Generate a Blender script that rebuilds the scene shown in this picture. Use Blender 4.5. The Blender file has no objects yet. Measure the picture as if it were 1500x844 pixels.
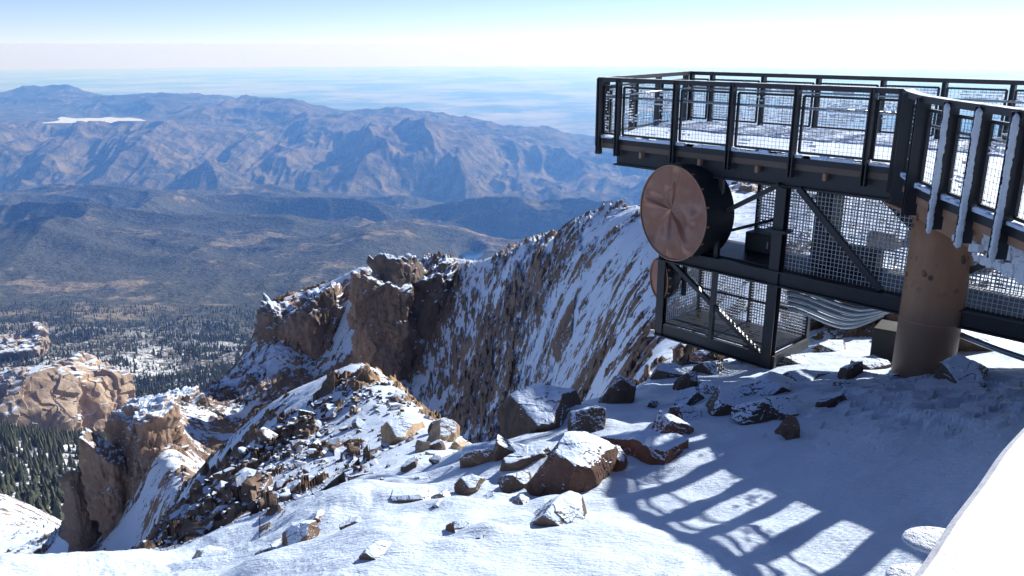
import bpy, bmesh, math, random
import numpy as np
from mathutils import Vector, Matrix, Euler

random.seed(7); rng = np.random.default_rng(7)
scn = bpy.context.scene
col = scn.collection

# ------------------------------------------------------------------ camera model (measured from the photograph)
F_PX = 1200.0
PITCH = math.atan(358/1200)
CP, SP = math.cos(PITCH), math.sin(PITCH)
def ratio_of(px, py):
    """pixel -> (X/Y, -Z/Y) of the ray; used to survey where things stand"""
    dx = (px-750)/F_PX; dy = (422-py)/F_PX
    fw = CP+dy*SP; up = -SP+dy*CP
    return dx/fw, -up/fw
def at_depth(px, py, Y):
    a, r = ratio_of(px, py)
    return Vector((a*Y, Y, -r*Y))

# ------------------------------------------------------------------ numpy noise
def _h(ix, iy, iz, seed):
    h = (ix.astype(np.int64)*374761393 + iy.astype(np.int64)*668265263 + iz.astype(np.int64)*2147483647*3 + seed*974711) & 0xffffffff
    h = ((h ^ (h >> 13))*1274126177) & 0xffffffff
    h = ((h ^ (h >> 15))*2246822519) & 0xffffffff
    h = h ^ (h >> 16)
    return (h & 0xffffff).astype(np.float32)/16777215.0
def noise2(x, y, seed=0):
    xi = np.floor(x); yi = np.floor(y); fx = (x-xi).astype(np.float32); fy = (y-yi).astype(np.float32)
    u = fx*fx*fx*(fx*(fx*6-15)+10); v = fy*fy*fy*(fy*(fy*6-15)+10)
    z = np.zeros_like(xi)
    a = _h(xi, yi, z, seed); b = _h(xi+1, yi, z, seed); c = _h(xi, yi+1, z, seed); d = _h(xi+1, yi+1, z, seed)
    return ((a+(b-a)*u) + ((c+(d-c)*u)-(a+(b-a)*u))*v)*2-1
def noise3(x, y, z, seed=0):
    xi = np.floor(x); yi = np.floor(y); zi = np.floor(z)
    fx, fy, fz = (x-xi), (y-yi), (z-zi)
    u = fx*fx*(3-2*fx); v = fy*fy*(3-2*fy); w = fz*fz*(3-2*fz)
    r = 0
    for k in (0, 1):
        a = _h(xi, yi, zi+k, seed); b = _h(xi+1, yi, zi+k, seed); c = _h(xi, yi+1, zi+k, seed); d = _h(xi+1, yi+1, zi+k, seed)
        l = (a+(b-a)*u); l = l + ((c+(d-c)*u)-l)*v
        r = r + l*(w if k else 1-w)
    return r*2-1
def fbm2(x, y, octv=4, seed=0, gain=.5):
    s = 0; amp = 1; t = 0
    for o in range(octv):
        s = s + amp*noise2(x*2**o+o*17.3, y*2**o-o*9.1, seed+o); t += amp; amp *= gain
    return s/t
def ridged2(x, y, octv=4, seed=0, gain=.5):
    s = 0; amp = 1; t = 0
    for o in range(octv):
        s = s + amp*(1-2*np.abs(noise2(x*2**o+o*17.3, y*2**o-o*9.1, seed+o))); t += amp; amp *= gain
    return s/t
def facet2(x, y, seed=0, tilt=1.0):
    """broken blocks: every jittered cell carries its own height and its own tilt"""
    xi = np.floor(x); yi = np.floor(y); z0 = np.zeros_like(xi)
    best = np.full(x.shape, 1e9, np.float32); val = np.zeros(x.shape, np.float32)
    for dx in (-1, 0, 1):
        for dy in (-1, 0, 1):
            cx, cy = xi+dx, yi+dy
            px = cx+_h(cx, cy, z0, seed); py = cy+_h(cx, cy, z0+1, seed)
            ddx = (x-px).astype(np.float32); ddy = (y-py).astype(np.float32)
            d = ddx*ddx+ddy*ddy
            m = d < best
            v = (_h(cx, cy, z0+2, seed)-.5)*1.4 + tilt*((_h(cx, cy, z0+3, seed)-.5)*ddx + (_h(cx, cy, z0+4, seed)-.5)*ddy)*1.6
            best = np.where(m, d, best); val = np.where(m, v, val)
    return val
def facet3(P, seed=0, tilt=1.0):
    x, y, z = P[:, 0], P[:, 1], P[:, 2]
    xi = np.floor(x); yi = np.floor(y); zi = np.floor(z)
    best = np.full(x.shape, 1e9, np.float32); val = np.zeros(x.shape, np.float32)
    for dx in (-1, 0, 1):
        for dy in (-1, 0, 1):
            for dz in (-1, 0, 1):
                cx, cy, cz = xi+dx, yi+dy, zi+dz
                ax = x-(cx+_h(cx, cy, cz, seed)); ay = y-(cy+_h(cx, cy, cz, seed+1)); az = z-(cz+_h(cx, cy, cz, seed+2))
                d = ax*ax+ay*ay+az*az
                m = d < best
                v = (_h(cx, cy, cz, seed+3)-.5)*1.4 + tilt*((_h(cx, cy, cz, seed+4)-.5)*ax+(_h(cx, cy, cz, seed+5)-.5)*ay+(_h(cx, cy, cz, seed+6)-.5)*az)*1.6
                best = np.where(m, d, best); val = np.where(m, v, val)
    return val
def sstep(a, b, x):
    t = np.clip((x-a)/(b-a), 0, 1); return t*t*(3-2*t)

# ------------------------------------------------------------------ material helpers
def newmat(name):
    m = bpy.data.materials.new(name); m.use_nodes = True
    nt = m.node_tree; nt.nodes.clear()
    out = nt.nodes.new('ShaderNodeOutputMaterial'); b = nt.nodes.new('ShaderNodeBsdfPrincipled')
    nt.links.new(b.outputs[0], out.inputs[0])
    return m, nt, b
class N:
    def __init__(s, nt): s.nt = nt
    def node(s, t, **kw):
        n = s.nt.nodes.new(t)
        for k, v in kw.items(): setattr(n, k, v)
        return n
    def lk(s, a, b): s.nt.links.new(a, b)
    def setin(s, sock, v):
        if hasattr(v, 'is_output') or isinstance(v, bpy.types.NodeSocket): s.lk(v, sock)
        else: sock.default_value = v
    def math(s, op, a, b=0.0, c=None, clamp=False):
        n = s.node('ShaderNodeMath', operation=op, use_clamp=clamp)
        s.setin(n.inputs[0], a); s.setin(n.inputs[1], b)
        if c is not None: s.setin(n.inputs[2], c)
        return n.outputs[0]
    def mix(s, f, a, b):
        n = s.node('ShaderNodeMix', data_type='RGBA')
        s.setin(n.inputs[0], f)
        for i, v in ((6, a), (7, b)):
            s.setin(n.inputs[i], v if not isinstance(v, tuple) else (*v, 1.0) if len(v) == 3 else v)
        return n.outputs[2]
    def mixf(s, f, a, b):
        n = s.node('ShaderNodeMix', data_type='FLOAT')
        s.setin(n.inputs[0], f); s.setin(n.inputs[2], a); s.setin(n.inputs[3], b)
        return n.outputs[0]
    def pos(s): return s.node('ShaderNodeNewGeometry').outputs['Position']
    def objc(s): return s.node('ShaderNodeTexCoord').outputs['Object']
    def normal(s):
        g = s.node('ShaderNodeNewGeometry'); x = s.node('ShaderNodeSeparateXYZ'); s.lk(g.outputs['Normal'], x.inputs[0]); return x.outputs
    def scalev(s, v, sc, rot=(0, 0, 0)):
        m = s.node('ShaderNodeMapping'); s.lk(v, m.inputs[0]); m.inputs['Scale'].default_value = sc; m.inputs['Rotation'].default_value = rot
        return m.outputs[0]
    def noise(s, v, scale, detail=4, rough=.55, dist=0.0, out='Fac'):
        n = s.node('ShaderNodeTexNoise'); s.lk(v, n.inputs['Vector'])
        n.inputs['Scale'].default_value = scale; n.inputs['Detail'].default_value = detail; n.inputs['Roughness'].default_value = rough; n.inputs['Distortion'].default_value = dist
        return n.outputs[out]
    def voro(s, v, scale, feature='F1', out='Distance'):
        n = s.node('ShaderNodeTexVoronoi', feature=feature); s.lk(v, n.inputs['Vector']); n.inputs['Scale'].default_value = scale
        return n.outputs[out]
    def ramp(s, v, lo, hi):
        n = s.node('ShaderNodeMapRange', interpolation_type='SMOOTHSTEP'); s.lk(v, n.inputs[0])
        n.inputs[1].default_value = lo; n.inputs[2].default_value = hi
        return n.outputs[0]
    def bump(s, h, strength, dist, nrm=None):
        b = s.node('ShaderNodeBump'); s.setin(b.inputs['Height'], h); b.inputs['Strength'].default_value = strength; b.inputs['Distance'].default_value = dist
        if nrm is not None: s.lk(nrm, b.inputs['Normal'])
        return b.outputs[0]
    def attr(s, name):
        return s.node('ShaderNodeAttribute', attribute_name=name).outputs['Fac']

def rock_color(n, v, sc, tone=1.0):
    """pink-brown granite: several brownish tones, lichen-dark patches, pale feldspar speckle"""
    a = n.noise(v, .35*sc, 5, .6)
    b = n.noise(v, 2.2*sc, 5, .65)
    c = n.noise(v, 14*sc, 3, .6)
    T = lambda *c: tuple(x*tone for x in c)
    k = n.mix(n.ramp(a, .38, .64), T(.125, .088, .068), T(.25, .165, .115))
    k = n.mix(n.ramp(b, .42, .72), k, T(.20, .15, .12))
    k = n.mix(n.math('MULTIPLY', n.ramp(n.noise(v, 1.1*sc, 4, .6, .6), .5, .66), .75), k, T(.06, .05, .045))
    k = n.mix(n.math('MULTIPLY', n.ramp(c, .58, .75), .45), k, T(.42, .30, .22))
    return k

# ---- snow
def snow_bsdf_mat(name='snow_cover'):
    m, nt, b = newmat(name); n = N(nt)
    p = n.pos()
    h = n.noise(p, 1.6, 6, .6)
    h2 = n.noise(n.scalev(p, (1, 2.2, 1), (0, 0, .9)), 9, 5, .65)
    hh = n.math('ADD', n.math('MULTIPLY', h, 1.0), n.math('MULTIPLY', h2, .35))
    b.inputs['Base Color'].default_value = (.73, .84, .98, 1); b.inputs['Roughness'].default_value = .55
    b.inputs['Specular IOR Level'].default_value = .25
    n.lk(n.bump(hh, .55, .12), b.inputs['Normal'])
    return m
M_SNOW = snow_bsdf_mat()

# ---- rock with lying snow where faces look up; object space grain, true normal for the snow
def rock_snow_mat(name, sc=1.0, tone=1.0, thr=.62, soft=.06, bump_d=.05, color=None, noise_amp=.5):
    m, nt, b = newmat(name); n = N(nt)
    p = n.pos(); nz = n.normal()[2]
    k = rock_color(n, p, sc, tone) if color is None else color(n, p)
    oi = n.node('ShaderNodeObjectInfo')
    hv = n.node('ShaderNodeHueSaturation'); n.lk(k, hv.inputs['Color'])
    n.lk(n.math('MULTIPLY_ADD', oi.outputs['Random'], .5, .72), hv.inputs['Value'])
    n.lk(n.math('MULTIPLY_ADD', oi.outputs['Random'], .3, .9), hv.inputs['Saturation'])
    s = n.math('ADD', nz, n.math('MULTIPLY', n.math('SUBTRACT', n.noise(p, 2.6*sc, 5, .62), .5), noise_amp))
    s = n.math('ADD', s, n.math('MULTIPLY', n.math('SUBTRACT', n.noise(p, 17*sc, 3, .6), .5), .10))
    f = n.ramp(s, thr-soft, thr+soft)
    n.lk(n.mix(f, hv.outputs[0], (.73, .84, .98)), b.inputs['Base Color'])
    n.lk(n.mixf(f, .82, .55), b.inputs['Roughness'])
    b.inputs['Specular IOR Level'].default_value = .3
    hr = n.math('ADD', n.math('MULTIPLY', n.noise(p, 3.0*sc, 8, .68), 1.0), n.math('MULTIPLY', n.voro(n.scalev(p, (1, 1, .7)), 2.2*sc, 'DISTANCE_TO_EDGE'), .5))
    hs = n.math('MULTIPLY', n.noise(p, 6*sc, 4, .6), .3)
    h = n.math('ADD', n.mixf(f, hr, hs), n.math('MULTIPLY', f, .5))
    n.lk(n.bump(h, .8, bump_d), b.inputs['Normal'])
    return m
M_ROCK = rock_snow_mat('granite_boulder', 1.0, .85, .70, .04, .07, noise_amp=.42)
M_ROCK_RED = rock_snow_mat('red_granite_boulder', 1.2, 1.1, .74, .04, .06, noise_amp=.42,
    color=lambda n, p: n.mix(n.ramp(n.noise(p, 3.5, 6, .65), .35, .7), (.13, .062, .042), (.25, .125, .085)))
M_STONE = rock_snow_mat('granite_stone', 1.6, 1.0, .76, .06, .05)
M_STONE_TAN = rock_snow_mat('tan_granite_stone', 1.6, 1.0, .84, .06, .04,
    color=lambda n, p: n.mix(n.ramp(n.noise(p, 2.5, 6, .65), .35, .7), (.30, .21, .14), (.50, .37, .25)))
M_CLIFF = rock_snow_mat('granite_cliff', .16, 1.7, .72, .07, .4, noise_amp=.9)
M_CRAG = rock_snow_mat('tan_granite_crag', .016, 1.0, .93, .05, 3.0,
    color=lambda n, p: n.mix(n.ramp(n.noise(n.scalev(p, (1, 1, .35)), .045, 7, .7), .3, .7), (.20, .145, .11), (.50, .39, .29)))

# ------------------------------------------------------------------ mesh helpers
def tag(o, label=None, cat=None, group=None, kind=None):
    if label: o['label'] = label
    if cat: o['category'] = cat
    if group: o['group'] = group
    if kind: o['kind'] = kind
    return o
def wloc(o):
    v = Vector((0, 0, 0))
    while o is not None: v = v+o.location; o = o.parent
    return v
def link(name, me, parent=None, loc=None):
    o = bpy.data.objects.new(name, me); col.objects.link(o)
    if parent is not None: o.parent = parent
    if loc is not None: o.location = loc
    return o
def empty(name, loc): 
    o = bpy.data.objects.new(name, None); col.objects.link(o); o.location = loc; o.empty_display_size = .3; return o
def np_mesh(name, V, Fq, mat, smooth=True, attrs=None):
    me = bpy.data.meshes.new(name)
    V = np.asarray(V, np.float32); Fq = np.asarray(Fq, np.int32); k = Fq.shape[1]
    me.vertices.add(len(V)); me.vertices.foreach_set('co', V.ravel())
    me.loops.add(Fq.size); me.loops.foreach_set('vertex_index', Fq.ravel())
    me.polygons.add(len(Fq)); me.polygons.foreach_set('loop_start', np.arange(0, Fq.size, k, dtype=np.int32))
    me.polygons.foreach_set('loop_total', np.full(len(Fq), k, np.int32))
    me.polygons.foreach_set('use_smooth', np.full(len(Fq), smooth, bool))
    for an, av in (attrs or {}).items():
        a = me.attributes.new(an, 'FLOAT', 'POINT'); a.data.foreach_set('value', np.asarray(av, np.float32).ravel())
    me.update(calc_edges=True); me.materials.append(mat)
    return me
def grid_faces(nr, nc):
    i = np.arange(nr*nc).reshape(nr, nc)
    return np.stack([i[:-1, :-1], i[:-1, 1:], i[1:, 1:], i[1:, :-1]], -1).reshape(-1, 4)
class MB:
    def __init__(s): s.v = []; s.f = []
    def quadbox(s, c8):
        b = len(s.v); s.v += [tuple(c) for c in c8]
        for q in ((0, 3, 2, 1), (4, 5, 6, 7), (0, 1, 5, 4), (1, 2, 6, 5), (2, 3, 7, 6), (3, 0, 4, 7)): s.f.append(tuple(b+i for i in q))
    def obox(s, c, ax, ay, az):
        """box from centre and three half axes"""
        c, ax, ay, az = Vector(c), Vector(ax), Vector(ay), Vector(az)
        s.quadbox([c-ax-ay-az, c+ax-ay-az, c+ax+ay-az, c-ax+ay-az, c-ax-ay+az, c+ax-ay+az, c+ax+ay+az, c-ax+ay+az])
    def bar(s, p, q, w, h, up=(0, 0, 1)):
        p, q = Vector(p), Vector(q); d = q-p; L = d.length; d.normalize(); up = Vector(up)
        if abs(d.dot(up)) > .98: up = Vector((1, 0, 0))
        side = d.cross(up).normalized(); u2 = side.cross(d).normalized()
        s.obox((p+q)/2, d*L/2, side*w/2, u2*h/2)
    def tube(s, pts, r, n=8, cap=True, rend=None):
        pts = [Vector(p) for p in pts]; rings = []; prev = None
        for i, p in enumerate(pts):
            d = (pts[min(i+1, len(pts)-1)]-pts[max(i-1, 0)]).normalized()
            if prev is None:
                a = Vector((0, 0, 1)) if abs(d.z) < .9 else Vector((1, 0, 0))
                prev = d.cross(a).normalized()
            x = (prev-d*prev.dot(d)).normalized(); y = d.cross(x); prev = x
            rr = r if rend is None else r+(rend-r)*i/(len(pts)-1)
            b = len(s.v); rings.append(b)
            for k in range(n):
                t = 2*math.pi*k/n; s.v.append(tuple(p+(x*math.cos(t)+y*math.sin(t))*rr))
        for i in range(len(rings)-1):
            for k in range(n): s.f.append((rings[i]+k, rings[i]+(k+1) % n, rings[i+1]+(k+1) % n, rings[i+1]+k))
        if cap:
            s.f.append(tuple(reversed(range(rings[0], rings[0]+n)))); s.f.append(tuple(range(rings[-1], rings[-1]+n)))
    def prism(s, poly, z0, z1):
        n = len(poly); b = len(s.v)
        s.v += [(p[0], p[1], z0) for p in poly]+[(p[0], p[1], z1) for p in poly]
        s.f.append(tuple(b+i for i in reversed(range(n)))); s.f.append(tuple(b+n+i for i in range(n)))
        for i in range(n): j = (i+1) % n; s.f.append((b+i, b+j, b+n+j, b+n+i))
    def build(s, name, mat, parent=None, smooth=False, bevel=0, at=None):
        off = wloc(parent) if parent is not None else (Vector(at) if at is not None else Vector((0, 0, 0)))
        me = bpy.data.meshes.new(name); me.from_pydata([tuple(Vector(v)-off) for v in s.v], [], s.f); me.update()
        me.materials.append(mat)
        if smooth: me.polygons.foreach_set('use_smooth', [True]*len(me.polygons))
        o = link(name, me, parent, None if parent is not None else off)
        if bevel:
            md = o.modifiers.new('bevel', 'BEVEL'); md.width = bevel; md.segments = 2; md.limit_method = 'ANGLE'; md.angle_limit = .8
        return o

def ico(sub):
    bm = bmesh.new(); bmesh.ops.create_icosphere(bm, subdivisions=sub, radius=1)
    V = np.array([v.co[:] for v in bm.verts], np.float64); Fc = np.array([[v.index for v in f.verts] for f in bm.faces], np.int32); bm.free()
    return V, Fc
ICO = {k: ico(k) for k in (3, 4, 5, 6, 7)}
def cut_rock(seed, sub=4, planes=13, soft=26, vert=0.0, noise_amp=.05, fac=.0, fac_sc=2.5, dims=(1, 1, 1)):
    """boulder = unit ball cut by random planes (softened arrises), then broken up"""
    r = np.random.default_rng(seed)
    V, Fc = ICO[sub]
    nn = r.normal(size=(planes, 3)); nn[:, 2] *= (1-vert); nn /= np.linalg.norm(nn, axis=1, keepdims=True)
    nn = np.vstack([nn, [[0, 0, 1]], [[0, 0, -1]]]); hh = np.concatenate([r.uniform(.55, .95, planes), [r.uniform(.6, .9)], [.8]])
    nn[-2] += r.normal(size=3)*.18; nn[-2] /= np.linalg.norm(nn[-2])
    d = V@nn.T
    rad = np.where(d > .02, hh/np.maximum(d, .02), 9.0); rad = np.minimum(rad, 1.35)
    rs = -np.log(np.exp(-soft*rad).sum(1))/soft
    P = V*rs[:, None]*np.array(dims)
    nrm = V
    k = 2.2/max(.2, min(dims))
    dv = noise_amp*min(dims)*(noise3(P[:, 0]*k+seed, P[:, 1]*k, P[:, 2]*k, seed)+.5*noise3(P[:, 0]*k*2.3, P[:, 1]*k*2.3+seed, P[:, 2]*k*2.3, seed+5)+.3*noise3(P[:, 0]*k*5, P[:, 1]*k*5, P[:, 2]*k*5, seed+9))
    if fac:
        dv = dv+fac*facet3(P*np.array([1, 1, .55])*fac_sc/2.5+seed, seed)+fac*.55*facet3(P*np.array([1, 1, .5])*fac_sc*1.1+seed*3, seed+20)+fac*.3*facet3(P*fac_sc*2.6+seed*5, seed+30)
    return P+nrm*dv[:, None], Fc

# ------------------------------------------------------------------ near terrain: surveyed points, multiquadric in (X/Y, ln Y)
def mq_fit(pts, vals, sc, eps, lam):
    P = np.asarray(pts, float)*sc; D = np.sqrt(((P[:, None]-P[None])**2).sum(-1)+eps*eps)
    A = np.zeros((len(P)+3,)*2); n = len(P)
    A[:n, :n] = -D-lam*0+np.eye(n)*lam; A[:n, n] = 1; A[:n, n+1:] = P; A[n, :n] = 1; A[n+1:, :n] = P.T
    b = np.zeros((n+3,)+np.asarray(vals).shape[1:]); b[:n] = vals
    W = np.linalg.lstsq(A, b, rcond=None)[0]
    def ev(a, l):
        sh = a.shape; a = a.ravel()*sc[0]; l = l.ravel()*sc[1]
        out = W[n]+np.outer(a, np.atleast_1d(W[n+1])).squeeze()*1.0+np.outer(l, np.atleast_1d(W[n+2])).squeeze()
        for i in range(n):
            out = out-W[i]*np.sqrt((a-P[i, 0])**2+(l-P[i, 1])**2+eps*eps)
        return out.reshape(sh)
    return ev
NP, NV, NR = [], [], []      # points (a, lnY), ratio, rockiness
def cpt(px, py, Y, R):
    a, r = ratio_of(px, py); NP.append((a, math.log(Y))); NV.append(r); NR.append(R)
def cra(px, Y, r, R):
    a = (px-750)/F_PX/1.0; NP.append((a, math.log(Y))); NV.append(r); NR.append(R)
plane_z = lambda X, Y: -2.0+.109*X-.291*Y
for Y in (1.5, 3, 5, 7):
    for X in (-7, -4, -1.5, 1, 3.5, 6, 8.5):
        if abs(X/Y) < 1.15 and not (X < -3 and Y > 6): NP.append((X/Y, math.log(Y))); NV.append(-plane_z(X, Y)/Y); NR.append(.03)
for Y, xs in ((9, (.5, 2.5, 4.5, 7, 10)), (11.2, (2.4, 4.5, 7, 10)), (13.5, (4.3, 7, 10))):
    for X in xs: NP.append((X/Y, math.log(Y))); NV.append(-plane_z(X, Y)/Y); NR.append(.05 if Y < 12 else .25)
for q in [
    # knoll
    (535,540,32,.5),(500,548,33,.5),(440,578,36,.65),(370,620,38,.7),(300,690,42,.7),(250,745,42,.8),(215,830,40,.8),
    (600,585,28,.4),(655,630,23,.18),(685,655,18,.08),(705,680,12,.06),(640,690,13,.22),(560,640,22,.3),(480,640,24,.65),
    (560,700,14,.5),(430,700,20,.65),(350,740,20,.9),(300,800,16,.8),(220,838,14,.7),(430,775,12,.85),(100,836,7.2,.1),
    # beyond the foreground edge, seen again on the far slope
    (1000,545,13,.3),(1000,520,27,.7),(950,565,12.5,.25),(950,540,27,.9),(850,605,10.5,.12),(850,572,47,1),(750,645,9.4,.1),(750,590,68,1),
    (1100,525,15,.35),(1200,492,16,.35),(1300,482,16,.35),(1450,482,14,.35),
    (1100,430,28,.5),(1100,350,45,.5),(1100,290,58,.5),(1100,272,66,.6),
    (1250,430,24,.45),(1250,350,38,.45),(1250,285,52,.45),(1250,262,60,.5),
    (1450,430,22,.4),(1450,340,34,.4),(1450,280,48,.45),(1450,262,56,.5),(1700,400,25,.4),(1700,275,50,.4),
    # the ridge: crest, face, foot
    (1000,296,66,.8),(930,313,72,.8),(880,326,80,.8),(830,343,88,.9),(790,354,97,.9),(760,366,106,.9),(720,377,114,.8),(690,384,120,.8),
    (640,382,124,.9),(600,392,128,.9),(530,400,128,.9),(470,420,132,.9),(400,446,132,.9),(385,472,130,.9),(345,537,122,.9),(300,574,114,.9),(260,584,104,.8),
    (930,420,46,.9),(830,440,64,1),(760,470,79,1),(690,490,100,1),(600,480,118,1),(470,500,120,1),(400,530,114,1),(340,590,106,1),
    (650,598,98,1),(560,562,107,1),(480,592,105,1),(400,622,98,1),(330,652,92,1),(280,645,88,.8),
    # west cliff shelf and gully
    (200,604,80,.7),(240,604,82,.6),(268,690,70,.8),(240,745,62,.8),(205,812,54,.9),(215,780,66,.6),(150,825,66,.7),(100,830,66,.8),(140,838,46,.7),(130,720,92,.9),(75,800,96,.9),
    (60,835,105,.7),(40,795,130,.6),(15,770,155,1),(-60,800,130,.5),(-60,740,190,.5),(45,765,175,1),(10,738,215,1),(-10,722,255,1),(-80,718,255,1)]:
    cpt(*q)
for q in [(535,41,.54,.5),(535,60,.60,.8),(535,85,.57,1),(650,30,.53,.5),(650,46,.57,.9),(650,76,.545,1),(750,14,.575,.4),(750,25,.60,.8),(750,46,.57,1),
          (850,15,.555,.4),(850,27,.565,.8),(950,17,.5,.5),(430,55,.62,.9),(430,80,.60,1),(330,60,.64,.9),(620,9.5,.585,.05),(300,8.5,.655,.5)]:
    cra(*q)
for (px, py, Y) in [(1450,262,56),(1250,262,60),(1100,272,66),(1000,296,66),(930,313,72),(830,343,88),(760,366,106),(690,384,120),(600,392,128),(530,400,128),(470,420,132),(400,446,132),(345,537,122),(300,574,114),(260,584,104)]:
    a, r = ratio_of(px, py)
    for k, dr in ((1.22, .13), (1.9, .30)): NP.append((a, math.log(Y*k))); NV.append(r+dr if k < 1.5 else max(r+dr, .62)); NR.append(.7)
NVm = mq_fit(NP, np.array(NV), (3.0, 1.0), .10, 1e-3)
NRm = mq_fit(NP, np.array(NR), (3.0, 1.0), .10, 5e-2)

def rowsY():
    return np.concatenate([np.exp(np.linspace(math.log(1.4), math.log(9), 230, endpoint=False)), np.exp(np.linspace(math.log(9), math.log(45), 470, endpoint=False)),
                           np.exp(np.linspace(math.log(45), math.log(145), 800, endpoint=False)), np.exp(np.linspace(math.log(145), math.log(270), 120))])
na = 1300
av = np.concatenate([np.linspace(-1.1, -.68, 100, endpoint=False), np.linspace(-.68, .68, na-200, endpoint=False), np.linspace(.68, 1.15, 100)])
Yv = rowsY()
# coarse evaluation of the smooth fields, then bilinear upsampling (fast)
ac = np.linspace(-1.1, 1.15, 260); lc = np.linspace(math.log(1.4), math.log(270), 260)
AC, LC = np.meshgrid(ac, lc)
RC = NVm(AC, LC); KC = np.clip(NRm(AC, LC), 0, 1.1)
def bicubic(T, ga, gl, a, l):
    fa = np.clip((a-ga[0])/(ga[1]-ga[0]), 1, len(ga)-2.001); fl = np.clip((l-gl[0])/(gl[1]-gl[0]), 1, len(gl)-2.001)
    i = fa.astype(np.int32); j = fl.astype(np.int32); u = fa-i; v = fl-j
    def wts(t): return ((1-t)**3/6, (3*t**3-6*t*t+4)/6, (-3*t**3+3*t*t+3*t+1)/6, t**3/6)
    wu, wv = wts(u), wts(v); out = 0
    for dj in range(4):
        row = 0
        for di in range(4): row = row+wu[di]*T[np.clip(j+dj-1, 0, len(gl)-1), np.clip(i+di-1, 0, len(ga)-1)]
        out = out+wv[dj]*row
    return out
def bil(T, a, l): return bicubic(T, ac, lc, np.asarray(a, float), np.asarray(l, float))
A, Yg = np.meshgrid(av, Yv)
X = A*Yg; L = np.log(Yg)
Zb = -bil(RC, A, L)*Yg
R = np.clip(bil(KC, A, L), 0, 1)
far_w = sstep(38, 62, Yg)
# rock structure. On the ridge the beds run down to the lower left: stretch the blocks that way
phi = np.radians(34-66*sstep(-.16, .08, A)); cth, sth = np.cos(phi), np.sin(phi)
wx = X+1.4*noise2(X*.13, Yg*.13, 3); wy = Yg+1.4*noise2(X*.13+9, Yg*.13, 4)
U = (wx*cth+wy*sth); Vv = (-wx*sth+wy*cth)      # U along the beds
ridge = .75*facet2(U/4.6, Vv/3.2, 11)+.5*facet2(U/2.3, Vv/1.7, 12)+.40*facet2(U/1.2, Vv/.95, 13)+.30*facet2(U/.62, Vv/.55, 19)+1.0*fbm2(X/16, Yg/16, 3, 31)
knoll = .30*facet2(wx/1.5, wy/1.5, 14, 1.3)+.24*facet2(wx/.62, wy/.62, 15, 1.4)+.11*facet2(wx/.3, wy/.3, 16, 1.4)+.35*fbm2(X/4, Yg/4, 3, 32)
rock = far_w*ridge*.8+(1-far_w)*knoll*1.25
cov = far_w*(.05)+(1-far_w)*.10
gate = sstep(.0, .35, R)
drift = fbm2(X/(2.2+far_w*6), Yg/(2.2+far_w*6), 5, 41, .6)*(.10+.9*far_w)*(.3+.7*R)
ripple = .025*fbm2((X*.8+Yg*.6)/1.3, (X*-.6+Yg*.8)/.55, 4, 51)
# trampled, clotted snow beneath the walkway
tr = np.exp(-(((X-5.0)/1.5)**2+((Yg-8.6)/1.6)**2))
mound = sstep(2.6, .2, X)*sstep(4.5, 5.5, Yg)*(1-sstep(11, 16, Yg))
ripple = ripple+mound*(.26*fbm2(X/2.3+2, Yg/1.5, 3, 55)+.10*np.abs(fbm2(X/.9, Yg/.7, 3, 56)))+.03*fbm2(X/.5, Yg/.5, 3, 57)
ripple = ripple+tr*.07*facet2(X/.22, Yg/.22, 61, 1.0)+tr*.05*fbm2(X/.35, Yg/.35, 3, 62)
zr = Zb+rock*gate+(R-.95)*(1.2*far_w+.45*(1-far_w))
def on_ground(px, py, lo=4.5, hi=60):
    a, r = ratio_of(px, py)
    Ys = np.exp(np.linspace(math.log(lo), math.log(hi), 900)); d = -bil(RC, np.full_like(Ys, a), np.log(Ys))*Ys+r*Ys
    k = np.where(d > 0)[0]
    Y = Ys[k[0]] if len(k) else 12.0
    return Vector((a*Y, Y, -r*Y))
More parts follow.
